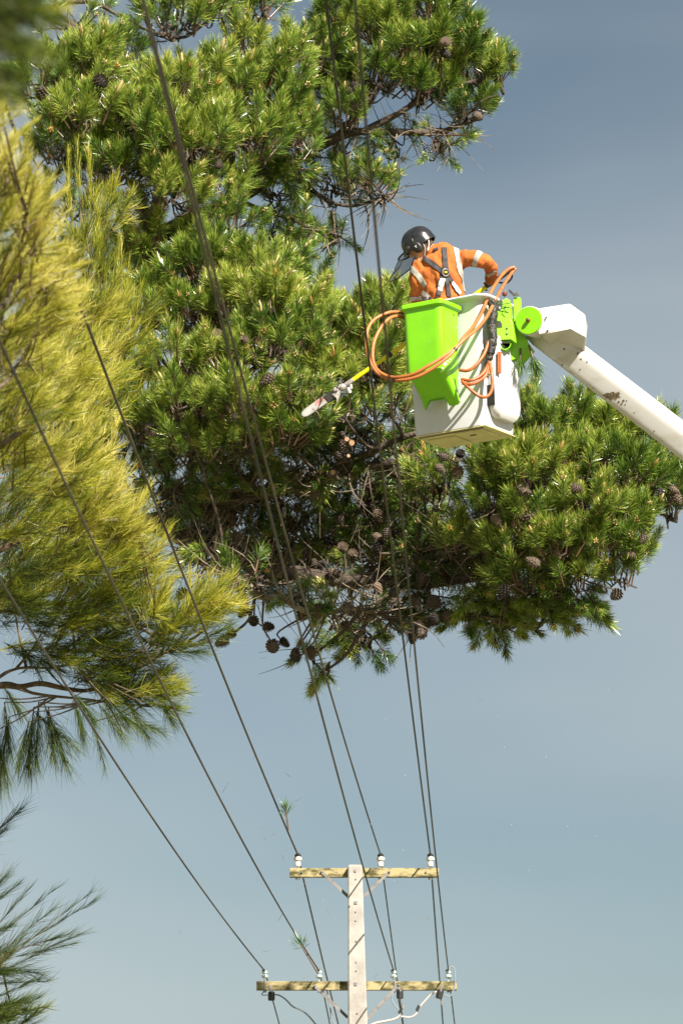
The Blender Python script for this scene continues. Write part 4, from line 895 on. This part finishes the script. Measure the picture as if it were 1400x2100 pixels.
# fine dead twigs under the canopy
for k in range(1100):
    if k < 780: px, py, Y = rng.uniform(310, 960), rng.normal(1085, 85), rng.uniform(35.3, 36.9)
    elif k < 940: px, py, Y = rng.uniform(840, 1080), rng.normal(1080, 90), rng.uniform(35.0, 36.4)
    else: px, py, Y = rng.uniform(420, 860), rng.normal(1230, 50), rng.uniform(34.8, 36.2)
    p = np.array(P(px, py, Y))
    p = (LP if k % 2 else LT)[np.argmin((((LP if k % 2 else LT) - p) ** 2).sum(1))] + rng.normal(0, .015, 3)
    d = rng.normal(0, 1, 3) + np.array([0, -.35, -.25]); d /= np.linalg.norm(d); l = rng.uniform(.18, .6); pts = [Vector(p)]; cv = rng.normal(0, .55, 3) + np.array([0, 0, .35])
    for j in range(5): d = d + cv * .28; d /= np.linalg.norm(d); p = p + d * l / 5; pts.append(Vector(p))
    r0 = rng.uniform(.004, .009); fine.tube(pts, lambda t: r0 * (1 - .7 * t), 4)
for k in range(120):
    px, py, Y = rng.uniform(520, 1000), rng.uniform(230, 520), 37.1
    p = LP[np.argmin(((LP - np.array(P(px, py, Y))) ** 2).sum(1))] + rng.normal(0, .02, 3)
    d = rng.normal(0, 1, 3) + np.array([.2, -.2, -.5]); d /= np.linalg.norm(d); l = rng.uniform(.2, .6); pts = [Vector(p)]; cv = rng.normal(0, .5, 3)
    for j in range(5): d = d + cv * .25; d /= np.linalg.norm(d); p = p + d * l / 5; pts.append(Vector(p))
    r0 = rng.uniform(.005, .010); fine.tube(pts, lambda t: r0 * (1 - .7 * t), 4)
tag(tw.build('branchlets', M_bark, pine), kind='stuff'); tag(fine.build('twigs', M_twig, pine), kind='stuff')

fine2 = MB()
for pts, r in (([(664, 802, 33.93), (662, 815, 33.94), (657, 828, 33.94), (651, 838, 33.94), (646, 846, 33.95)], .006), ([(640, 838, 33.94), (650, 845, 33.94), (658, 858, 33.96)], .005), ([(652, 828, 34.1), (640, 812, 34.2), (630, 800, 34.3)], .005), ([(662, 815, 34.03), (690, 800, 34.2), (700, 790, 34.4)], .006)):
    fine2.tube(spline([P(*q) for q in pts], 4), lambda t: r * (1 - .5 * t), 5)
fine2.build('cut_twig', M_twig, pine)
# cones
def cone_mesh(opened):
    m = MB(); Lc, Rc = .125, .042
    m.lathe([(.008, 0), (Rc * .75, .015), (Rc * .9, .035), (Rc * .8, .07), (Rc * .5, .10), (.004, Lc)], (0, 0, 0), (0, 0, -1), 9)
    ns_ = 54
    for k in range(ns_):
        f = (k + .5) / ns_; z = .006 + f * (Lc - .012); a = 2.39996 * k
        rr = Rc * math.sin(math.pi * min(1, .18 + .80 * f)) ** .7 * (1 - .25 * f)
        o = Vector((math.cos(a), math.sin(a), 0)); tg = Vector((-math.sin(a), math.cos(a), 0)); ln_ = (.024 if opened else .010) * (1 - .4 * f); w = .012 * (1 - .35 * f)
        b0_ = o * rr * .8 + Vector((0, 0, -z)); tip = o * (rr + ln_) + Vector((0, 0, -z - (.006 if opened else .010)))
        m.add([b0_ - tg * w + Vector((0, 0, .005)), b0_ + tg * w + Vector((0, 0, .005)), tip + tg * w * .7, tip - tg * w * .7, b0_ - tg * w - Vector((0, 0, .006)), b0_ + tg * w - Vector((0, 0, .006))], [(0, 1, 2, 3), (4, 3, 2, 5), (0, 3, 4), (1, 5, 2)])
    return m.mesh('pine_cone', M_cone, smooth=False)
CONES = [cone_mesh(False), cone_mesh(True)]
spots = [(690, 925, 35.5), (688, 966, 35.4), (668, 985, 35.5), (702, 900, 35.5), (650, 1003, 35.6), (920, 940, 35.0), (940, 930, 35.0), (893, 953, 34.95), (935, 957, 34.9), (545, 1162, 35.6), (545, 1132, 35.7), (480, 1296, 35.4), (468, 1308, 35.4), (558, 1318, 35.4), (602, 1338, 35.4), (574, 1310, 35.5), (636, 1326, 35.5), (520, 1268, 35.5), (505, 1245, 35.6), (540, 1285, 35.5), (495, 1220, 35.6), (850, 1140, 35.6), (866, 1172, 35.6), (797, 1083, 35.7), (778, 1108, 35.8), (306, 868, 34.9), (318, 880, 34.9), (640, 786, 34.6), (646, 802, 34.6), (430, 1090, 36), (455, 1075, 36), (1042, 1203, 34.9), (1106, 1160, 34.6), (1322, 1098, 34.9), (1302, 1140, 34.9), (1271, 1213, 35.0), (1192, 893, 34.9), (1205, 900, 34.9), (1358, 1003, 35.0), (1372, 1000, 35.0), (1385, 1012, 35.0), (200, 160, 35.1), (86, 176, 35.2), (428, 232, 35.3), (446, 208, 35.3), (726, 168, 36.4), (722, 190, 36.4), (732, 205, 36.4), (448, 345, 35.0), (305, 145, 35.7), (505, 138, 35.9), (490, 150, 35.9), (905, 105, 36.5), (972, 236, 36.7), (912, 85, 36.5), (345, 1055, 35.9), (365, 1090, 36), (600, 330, 36.5), (330, 185, 35.2), (440, 690, 34.8), (505, 700, 34.6), (560, 770, 34.4), (1170, 1000, 34.6), (1010, 1055, 34.8), (1060, 1010, 34.7), (610, 1330, 35.5), (870, 1275, 35.6), (850, 1290, 35.6), (890, 1275, 35.6), (912, 1268, 35.6)]
for k in range(64):
    if k < 46: spots.append((rng.uniform(320, 900), rng.normal(1060, 80), rng.uniform(35.8, 36.7)))
    else: spots.append((rng.uniform(480, 900), rng.normal(1235, 40), rng.uniform(34.8, 35.8)))
cst = MB()
for (px, py, Y) in spots:
    d = rng.normal(0, 1, 3) + np.array([0, 0, .9]); B = basis(d); s = rng.uniform(.75, 1.12)
    M = Matrix(np.block([[B * s, np.array(P(px, py, Y))[:, None]], [np.zeros((1, 3)), np.ones((1, 1))]]).tolist())
    pc = P(px, py, Y); nl = Vector(LP[np.argmin(((LP - np.array(pc)) ** 2).sum(1))])
    if (nl - pc).length > .06: cst.tube(spline([nl, nl.lerp(pc, .5) + Vector((rng.normal(0, .05), rng.normal(0, .05), -.05)), pc], 4), lambda t: .010 - .004 * t, 5)
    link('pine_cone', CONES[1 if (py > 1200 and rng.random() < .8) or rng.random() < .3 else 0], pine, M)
tag(cst.build('cone_stalks', M_bark, pine), kind='stuff')
# fresh cuts on sawn branch stubs
for (px, py, Y, rx, d) in ((711, 901, 35.0, .024, (-.1, -1, .15)), (721, 908, 34.97, .030, (.25, -1, -.35)), (682, 969, 34.9, .026, (-.1, -1, .05)), (714, 935, 35.1, .018, (.3, -1, .1))):
    c = P(px, py, Y); d = Vector(d).normalized(); rx *= .82
    st = MB().tube([c - d * .35 + Vector((0, 0, .04)), c - d * .12, c], [rx * 1.05, rx, rx * .98], 12).build('stub', M_bark, pine)
    MB().lathe([(rx * .99, .001), (rx * .97, .004), (.002, .0045)], c, d, 14).build('cut_face', M_cut, st)

# ------------------------------------------------------------------ she-oaks
def spray(base, axis, n, slen, spread, droop, width, tint, pale=.10):
    """a feathery she-oak spray: a twig with n fine hanging or rising branchlets"""
    base = np.asarray(base, float); axis = np.asarray(axis, float); La = np.linalg.norm(axis); au = axis / La
    t = rng.uniform(.05, 1, n)
    sag = np.array([0, 0, -.18 * La * droop])
    p0 = base + axis * t[:, None] + sag * (t ** 2)[:, None]
    d = au * 1.0 + rng.normal(0, spread, (n, 3)) + np.array([0, 0, -droop * .35]); d /= np.linalg.norm(d, axis=1, keepdims=True)
    l = (slen * rng.uniform(.6, 1.25, n) * (1.1 - .45 * t))[:, None]
    bend = rng.normal(0, .14, (n, 3)) + np.array([0, 0, .22 - .5 * droop]) + au * .15
    side = np.cross(d, rng.normal(0, 1, (n, 3))); side /= np.linalg.norm(side, axis=1, keepdims=True) + 1e-9
    w = width * rng.uniform(.7, 1.3, n)[:, None]
    a = p0 + d * l * .35 + bend * l * .08; b = p0 + d * l * .7 + bend * l * .35; e = p0 + d * l + bend * l * .8
    V = np.stack([p0 - side * w * .5, p0 + side * w * .5, a - side * w * .5, a + side * w * .5, b - side * w * .4, b + side * w * .4, e], 1).reshape(-1, 3)
    T = (np.array([[0, 1, 3], [0, 3, 2], [2, 3, 5], [2, 5, 4], [4, 5, 6]])[None] + (np.arange(n) * 7)[:, None, None]).reshape(-1, 3)
    tn = np.clip(tint + rng.normal(0, .09, n), .15, .9); tt = np.stack([tn - .04, tn - .04, tn, tn, tn + pale * .5, tn + pale * .5, tn + pale], 1).clip(.15, 1).ravel()
    m = 5; sv = []; st = []
    for j in range(m + 1):
        f = j / m; c = base + axis * f + sag * f * f; r_ = .0055 * (1 - .75 * f)
        for q in range(4): sv.append(c + r_ * np.array([math.cos(q * 1.571), math.sin(q * 1.571) * .7, math.sin(q * 1.571) * .7]))
    for j in range(m):
        for q in range(4):
            x, y = j * 4 + q, j * 4 + (q + 1) % 4; st += [(x, y, y + 4), (x, y + 4, x + 4)]
    T = np.concatenate([T, np.array(st) + len(V)]); V = np.concatenate([V, np.array(sv)]); tt = np.concatenate([tt, np.full(len(sv), .07)])
    return V, T, tt
class Spr:
    def __init__(s): s.V, s.T, s.N, s.o = [], [], [], 0
    def add(s, a): s.V.append(a[0]); s.T.append(a[1] + s.o); s.N.append(a[2]); s.o += len(a[0])
    def mesh(s, name): return np_mesh(name, np.concatenate(s.V), np.concatenate(s.T), M_oak, np.concatenate(s.N))
def she_oak(label, trunk_px, trunk_Y, top, blobs, explicit, limbs, tint):
    tx_ = (trunk_px - 700) / FPX * trunk_Y
    t_ = thing('she_oak_tree', (tx_, trunk_Y, 0), label, 'tree')
    MB().tube([Vector((tx_ + .12 * math.sin(z), trunk_Y + .1 * math.sin(z * .8), z)) for z in np.linspace(-.1, top, 16)], lambda t: .2 * (1 - t) + .03, 10).build('trunk', M_oakbark, t_)
    pts = [Vector((tx_, trunk_Y, z)) for z in np.linspace(2, top, 16)]
    for c, r0, r1 in limbs: pts += limb('branch', c, r0, r1, M_oakbark, t_, 8)
    LQ = np.array([tuple(p) for p in pts]); S = Spr(); bw_ = MB()
    for (cx, cy, rx, ry, Y, dY, n, aim, droop, tn) in blobs:
        c = np.array(P(cx, cy, Y)); sx, sz = rx * Y / FPX, ry * Y / FPX
        fs = max(.35, min(1, (Y / 31) ** 1.1)); near = LQ[np.argmin(((LQ - c) ** 2).sum(1))]; mid = (near + c) / 2 + np.array([0, 0, -.05])
        bw_.tube(spline([Vector(near), Vector(mid), Vector(c)], 4), lambda t: (.012 - .008 * t) * fs ** 2, 5)
        a0 = np.array([math.cos(R(aim)), 0, math.sin(R(aim))])
        for k in range(n):
            d = rng.normal(0, 1, 3); d /= np.linalg.norm(d); p = c + d * rng.uniform(.3, 1) ** .5 * np.array([sx, dY, sz]) * .85
            ax = a0 + d * np.array([.45, .5, .35]) + rng.normal(0, .36, 3) + np.array([0, -.2, 0]); ax /= np.linalg.norm(ax); l = rng.uniform(.22, .42) * fs
            S.add(spray(p - ax * l * .5, ax * l, int(rng.integers(50, 80)), .17 * fs, .38, droop, .0030 * (.4 + .6 * fs), tn + rng.normal(-.03, .13), .24))
    tag(link('foliage', S.mesh('foliage'), t_), kind='stuff'); tag(bw_.build('branchlets', M_oakbark, t_), kind='stuff')
    cn = MB()
    for (x0, y0, x1, y1, Y, n, sl, spd, droop, tn) in explicit:
        a, b = P(x0, y0, Y), P(x1, y1, Y); ax = b - a
        V, T, tt = spray(a, ax, int(n * (2.8 if droop > .2 else 2.1)), sl * (1.6 if droop > .2 else 1.1), spd * (1.0 if droop > .2 else .8), droop, .0024, tn - .03, .16)
        link('spray', np_mesh('spray', V, T, M_oak, tt), t_)
        near = LQ[np.argmin(((LQ - np.array(a)) ** 2).sum(1))]; near = Vector(near)
        if (near - a).length > .03: cn.tube(spline([near, (near + a) / 2 + Vector((0, 0, -.02)), a], 4), lambda t: .008 - .004 * t, 5)
    tag(cn.build('twigs', M_oakbark, t_), kind='stuff')
    return t_
# nearest tree: soft yellow column on the upper left
she_oak('nearest she-oak, a soft out of focus yellow column up the left edge', -190, 15.0, 8.5,
        [(x, y, rx, ry, Y, .35, n, aim, .0, tn) for (x, y, rx, ry, Y, n, aim, tn) in
          [(-10, 310, 50, 60, 17.5, 26, 75, 0.7), (30, 390, 60, 60, 18, 34, 65, 0.74), (-30, 450, 70, 70, 17.8, 28, 70, 0.64), (70, 470, 50, 55, 18.6, 30, 60, 0.76), (40, 550, 75, 55, 19.2, 36, 55, 0.72), (110, 570, 45, 45, 19.8, 24, 50, 0.8), (85, 640, 65, 50, 20.4, 30, 45, 0.76), (0, 640, 70, 65, 19.8, 30, 60, 0.6), (40, 720, 70, 55, 21, 28, 50, 0.66), (-30, 760, 70, 70, 20.5, 24, 50, 0.56), (85, 740, 55, 45, 22, 20, 50, 0.68), (-10, 230, 25, 40, 17, 6, 75, 0.62)]]
        + [(25, 50, 55, 60, 8.6, .15, 16, -20, .3, .26), (-20, 130, 50, 70, 8.4, .15, 16, -40, .3, .22), (60, 20, 40, 30, 8.8, .12, 8, 0, .3, .30), (-10, 10, 60, 40, 8.5, .12, 12, 0, .3, .2)],  # near bough tinted dark, its shade put into the colour
        [(10, 300, 70, 252, 17.6, 50, .07, .2, 0, .7), (80, 430, 128, 395, 18.4, 50, .07, .2, 0, .78), (10, 260, 2, 190, 17.2, 40, .08, .25, 0, .7), (120, 560, 175, 540, 19.6, 40, .07, .2, 0, .8)],
        [([(-190, 900, 15), (-60, 700, 17.8), (30, 560, 19.2), (60, 440, 18)], .016, .006), ([(-190, 1000, 15), (-40, 850, 19), (60, 740, 20.6)], .016, .006), ([(-190, 300, 15), (-150, 150, 10.5), (-40, 80, 8.7), (60, 30, 8.6)], .05, .012)], .6)
# second tree: from the middle left down to the fringe over the sky
MIDB = [(60, 900, 140, 140, 28.5, 46, 45, .36), (130, 1080, 150, 110, 31.8, 46, 30, .34), (150, 700, 70, 110, 28.8, 22, 65, .34), (190, 1200, 120, 80, 32.4, 26, 20, .30), (20, 1180, 90, 100, 31.6, 24, 15, .30), (20, 830, 90, 60, 22, 26, 40, .60), (100, 820, 80, 60, 23, 28, 45, .64), (150, 860, 60, 60, 27, 24, 55, .68), (60, 910, 100, 60, 23.5, 30, 40, .58), (170, 930, 55, 60, 27, 26, 60, .74), (110, 970, 90, 55, 26, 30, 45, .60), (10, 980, 70, 60, 25, 20, 40, .50), (200, 1010, 50, 60, 29, 26, 60, .76), (150, 1060, 90, 55, 29, 32, 45, .58), (40, 1060, 90, 60, 28, 26, 35, .48), (235, 1080, 55, 50, 30.5, 26, 55, .72), (270, 1130, 60, 45, 31, 24, 45, .68), (180, 1150, 80, 55, 30.5, 28, 45, .55), (80, 1150, 100, 55, 30, 28, 20, .46), (290, 1180, 55, 35, 31.5, 16, 35, .64), (210, 1230, 80, 50, 31.2, 26, 30, .50), (110, 1250, 100, 60, 31, 30, 15, .46), (10, 1230, 80, 70, 30.5, 22, 10, .42), (270, 1260, 55, 40, 31.8, 12, 15, .48), (190, 1310, 90, 45, 31.6, 26, 10, .46), (90, 1340, 90, 40, 31.4, 18, -5, .40), (260, 1350, 60, 35, 31.9, 14, 5, .46), (200, 1390, 70, 35, 31.8, 18, -5, .42), (290, 1400, 50, 30, 32, 12, 10, .44), (240, 1430, 70, 30, 32, 12, -25, .38), (410, 1235, 45, 30, 32.2, 14, 40, .62), (380, 1275, 50, 25, 32.2, 12, 25, .52), (340, 1310, 40, 25, 32.2, 10, 20, .48), (320, 1240, 40, 35, 32, 10, 45, .56), (330, 1410, 35, 22, 32.2, 8, 5, .46), (440, 1250, 30, 20, 32.3, 8, 30, .62),
        (180, 640, 60, 60, 27, 22, 65, .66), (140, 720, 60, 60, 26, 22, 60, .64), (200, 760, 50, 60, 28, 18, 65, .62), (130, 780, 60, 50, 26, 20, 60, .66), (210, 570, 34, 50, 30, 9, 80, .48), (190, 460, 34, 50, 30.2, 8, 85, .46), (225, 650, 45, 60, 30, 13, 75, .5), (255, 720, 45, 60, 30.5, 16, 75, .55), (180, 530, 34, 50, 29.5, 9, 80, .5), (225, 420, 30, 40, 30.4, 8, 80, .56), (280, 650, 30, 50, 30.5, 9, 75, .54), (230, 820, 40, 50, 30, 13, 65, .56)]
FRD = -0.7
FR = [(380, 1290, 490, 1228, 32.3, 90, .16, .33, 0, .62), (390, 1300, 470, 1190, 32.3, 90, .15, .33, 0, .66), (360, 1300, 430, 1180, 32.3, 80, .15, .3, 0, .66), (340, 1310, 400, 1230, 32.3, 70, .15, .33, 0, .5), (400, 1320, 470, 1280, 32.3, 50, .13, .33, .4, .38), (330, 1340, 420, 1330, 32.3, 60, .14, .35, .5, .36), (320, 1280, 350, 1200, 32.2, 60, .15, .3, 0, .56), (300, 1330, 350, 1250, 32.2, 60, .15, .3, 0, .5),
      (300, 1430, 375, 1405, 32.2, 60, .14, .3, .0, .50), (290, 1440, 360, 1450, 32.2, 60, .15, .3, .3, .40), (240, 1470, 330, 1490, 32.2, 70, .13, .32, .6, .30), (200, 1440, 250, 1500, 32.1, 60, .15, .3, .6, .30), (150, 1430, 170, 1500, 32, 60, .15, .3, .7, .28), (100, 1450, 110, 1540, 31.9, 80, .16, .33, .8, .28), (80, 1440, 75, 1545, 31.9, 80, .16, .3, .9, .26), (70, 1460, 150, 1520, 31.9, 60, .15, .3, .6, .28), (60, 1480, 40, 1555, 31.9, 60, .15, .3, .9, .28), (10, 1440, 20, 1520, 31.8, 60, .16, .3, .9, .28), (-10, 1500, 15, 1580, 31.8, 60, .15, .3, .9, .26), (0, 1400, 40, 1450, 31.8, 50, .15, .35, .6, .36), (310, 1150, 345, 1090, 31.6, 50, .12, .25, 0, .7), (270, 1060, 305, 1000, 31, 50, .13, .25, 0, .8), (225, 930, 240, 870, 30, 50, .13, .25, 0, .8), (300, 1200, 350, 1150, 31.8, 60, .13, .28, 0, .68), (190, 1480, 215, 1560, 32.1, 30, .12, .3, .8, .2), (90, 1440, 130, 1540, 31.9, 90, .2, .36, .8, .2), (70, 1450, 60, 1550, 32.0, 90, .2, .36, .9, .2), (20, 1470, 0, 1590, 31.8, 80, .2, .34, .9, .2), (-20, 1430, -10, 1560, 31.9, 80, .2, .34, .9, .2), (260, 1440, 300, 1500, 32.1, 60, .15, .34, .6, .22), (215, 1430, 260, 1470, 32.1, 60, .15, .34, .5, .26), (150, 1420, 190, 1470, 32, 60, .15, .34, .5, .26), (330, 1440, 350, 1470, 32.2, 40, .13, .34, .5, .24)]  # low tints of the drooping sprays stand for shade under the crown
PL = [(165, 420, 158, 300, 30.2, 55, .13, .16, 0, .60), (190, 430, 185, 330, 30.2, 55, .13, .16, 0, .60), (215, 470, 240, 370, 30.3, 50, .13, .16, 0, .58), (140, 400, 140, 320, 30.1, 40, .12, .18, 0, .6), (235, 640, 245, 500, 30.4, 60, .13, .18, 0, .60), (255, 640, 265, 540, 30.5, 50, .12, .18, 0, .6), (270, 690, 290, 590, 30.5, 50, .12, .2, 0, .58), (205, 520, 200, 440, 30, 50, .13, .2, 0, .6), (150, 470, 140, 380, 29.8, 50, .13, .2, 0, .6), (180, 380, 182, 300, 30.2, 24, .10, .12, 0, .78), (250, 560, 248, 480, 30.4, 24, .10, .12, 0, .78)]
she_oak('yellow-green she-oak in focus, its feathery lower boughs hanging over open sky', -330, 30.5, 11.5,
        [(x, y, rx, ry, Y, .35, n, aim, (.35 if y > 1330 else 0), tn) for (x, y, rx, ry, Y, n, aim, tn) in [(m_[:4] + ((m_[4] + FRD) if m_[0] > 300 else m_[4],) + (int(m_[5] * (1.3 if m_[1] > 900 else 1)), m_[6], m_[7] - (.07 if m_[1] > 1140 and m_[0] < 300 else 0))) for m_ in MIDB]], [f_[:4] + (f_[4] + (1.5 if f_[8] >= .6 else FRD),) + f_[5:] for f_ in FR] + PL,
        [([(-330, 1480, 30.5), (-100, 1420, 31), (0, 1408, 31.6), (40, 1415, 31.8), (90, 1408, 31.9), (170, 1412, 32), (250, 1380, 32.1), (330, 1345, 32.2), (400, 1300, 32.3), (440, 1250, 32.3)], .035, .006), ([(40, 1415, 31.8), (70, 1430, 31.9), (140, 1432, 32), (200, 1430, 32.1), (290, 1445, 32.2)], .015, .005),
         ([(-330, 1400, 30.5), (-60, 1405, 31), (20, 1380, 31.4), (100, 1370, 31.6), (160, 1350, 31.7)], .02, .006), ([(-330, 1250, 30.5), (-50, 1150, 29), (100, 1080, 29), (220, 1060, 30), (280, 1090, 30.8)], .05, .008), ([(-330, 1000, 30.5), (-80, 950, 25), (40, 880, 23), (140, 820, 23)], .04, .008), ([(-330, 1050, 30.5), (0, 900, 30), (150, 760, 30), (190, 600, 30), (170, 420, 30.2)], .035, .006), ([(150, 760, 30), (225, 720, 30.3), (245, 600, 30.4)], .014, .005), ([(250, 1380, 32.1), (300, 1310, 32.2), (330, 1290, 32.2)], .008, .004)], .55)
# third tree: sprays rising into the lower left corner, tinted dark to stand for shade
LL = [(-60, 1760, 43, 1648, 32.6), (-60, 1760, 12, 1700, 32.6), (-50, 1880, 35, 1815, 32.6), (-60, 1880, 10, 1790, 32.6), (-60, 1960, 56, 1826, 32.5), (-50, 1960, 112, 1822, 32.6), (-30, 1985, 108, 1850, 32.6), (-30, 2000, 186, 1828, 32.6), (40, 1940, 196, 1845, 32.7), (-20, 2010, 160, 1900, 32.6), (20, 1965, 148, 1935, 32.6), (30, 1950, 140, 1915, 32.6), (-30, 1990, 80, 1985, 32.5), (-40, 2020, 100, 2010, 32.5), (-40, 2060, 85, 2005, 32.5), (-60, 2080, 60, 2040, 32.5), (-50, 2110, 90, 2040, 32.6), (10, 2120, 90, 2070, 32.6), (-60, 2140, 70, 2090, 32.5), (-40, 2030, 40, 1930, 32.4), (-60, 1930, 20, 1900, 32.5), (-60, 2000, 10, 1990, 32.5)]
she_oak('smaller she-oak whose dark sprays rise into the lower left corner', -260, 32.6, 7.0,
        [(-40, 1980, 60, 60, 32.6, .3, 10, 25, .3, .18), (-30, 2080, 70, 50, 32.6, .3, 14, 30, .3, .22), (30, 2080, 50, 40, 32.6, .3, 6, 35, .2, .30)],
        [(x0, y0, x1, y1, Y, 46, .15, .26, (.45 if k % 3 == 0 else .05), .14 + .025 * (k % 4)) for k, (x0, y0, x1, y1, Y) in enumerate(LL)],
        [([(-260, 2050, 32.6), (-120, 2010, 32.6), (-60, 1970, 32.6), (0, 1950, 32.6)], .02, .006), ([(-260, 1850, 32.6), (-120, 1800, 32.6), (-60, 1760, 32.6)], .015, .006)], .35)

# ------------------------------------------------------------------ falling and caught pine pieces
def sprig(c, ax, s, label, n=60, L_=.06, ln=.11, lo=10, hi=60, back=.10, sag=0):
    V, T, tn = needle_tuft(rng, n, L_, ln, lo, hi, back); B = basis(np.array(ax)); V = V * s @ B.T
    if sag: V[:, 2] -= sag * (V[:, 0] ** 2 + V[:, 1] ** 2) ** .5
    tag(link('pine_sprig', np_mesh('pine_sprig', V + np.array(c), T, M_pine, np.where(tn < .1, tn, (tn * .45 + .06).clip(.17, 1))), None), label, 'pine sprig', 'loose pine sprigs')
sprig(P(588, 1676, 33.0), (-.12, 0, .95), 1.0, 'cut pine sprig falling tip up beside the left high wire above the pole')
sprig(P(622, 1946, 33.0), (-.45, 0, .75), 1.0, 'cut pine sprig with a long bare stem falling in front of the lower wire', 45, .04, .12, 15, 75, .22)
sprig(P(1088, 722, 33.15), (.25, -.1, -.95), 1.25, 'dark pine sprig caught under the green pivot, needles hanging right of the bucket', 150, .08, .14, 4, 26, .05)
sprig(P(1066, 728, 33.18), (-.05, -.1, -.95), 1.15, 'pine sprig caught beside the bucket wall below the green bracket', 110, .06, .13, 5, 30, .05)
FN = [(462, 1615, 24, 60), (480, 1595, 18, 110), (515, 1690, 16, 80), (535, 1702, 14, 60), (540, 1720, 14, 160), (563, 1712, 20, 10), (545, 1727, 8, -20), (582, 1760, 16, 120), (618, 1818, 24, 40), (668, 1865, 24, 120), (575, 1880, 18, 60), (545, 1950, 12, 10), (875, 1888, 12, 90), (880, 1884, 8, 5), (770, 2002, 12, 60), (627, 2001, 24, 35), (530, 1975, 8, -15), (370, 1912, 8, 45), (348, 1955, 8, 35), (452, 1470, 10, 50), (612, 1640, 18, 25), (520, 1555, 12, 80), (985, 1437, 10, 30), (540, 1350, 12, 20), (590, 1590, 14, 140)]
for (x, y, l, a) in FN:
    c = P(x, y, 33 + rnd.uniform(-.8, .8)); d = Vector((math.cos(R(a)), rnd.uniform(-.3, .3), math.sin(R(a)))); h_ = l / 2 / 262
    o = MB().tube(spline([c - d * h_, c + Vector((rnd.uniform(-1, 1), 0, rnd.uniform(-1, 1))) * h_ * .25, c + d * h_], 3), .0016, 4).build('pine_needle', M_twig)
    tag(o, 'single loose needle falling through the air in front of the sky', 'pine needle', 'loose needles falling from the saw cut')
WF = [(1033, 1532), (1048, 1692), (1034, 1732), (1084, 1785), (1246, 1414), (1018, 1468), (1163, 1695), (1220, 1714), (1158, 1496), (1119, 1552), (790, 1474), (662, 1847), (830, 1590), (808, 1806), (240, 1755), (760, 1690), (826, 1743)]
for (x, y) in WF:
    c = P(x, y, 33 + rnd.uniform(-.6, .6)); r_ = rnd.uniform(.0018, .0036)
    o = MB().ell(c, (Vector((r_, 0, 0)), Vector((0, r_ * .5, 0)), Vector((0, 0, r_))), 6, 5).build('sawdust_fleck', M_fleck)
    tag(o, 'white speck of sawdust drifting in front of the sky', 'sawdust', 'sawdust flecks drifting from the cut')
print('tufts', n_tuft, 'objects', len(bpy.data.objects))
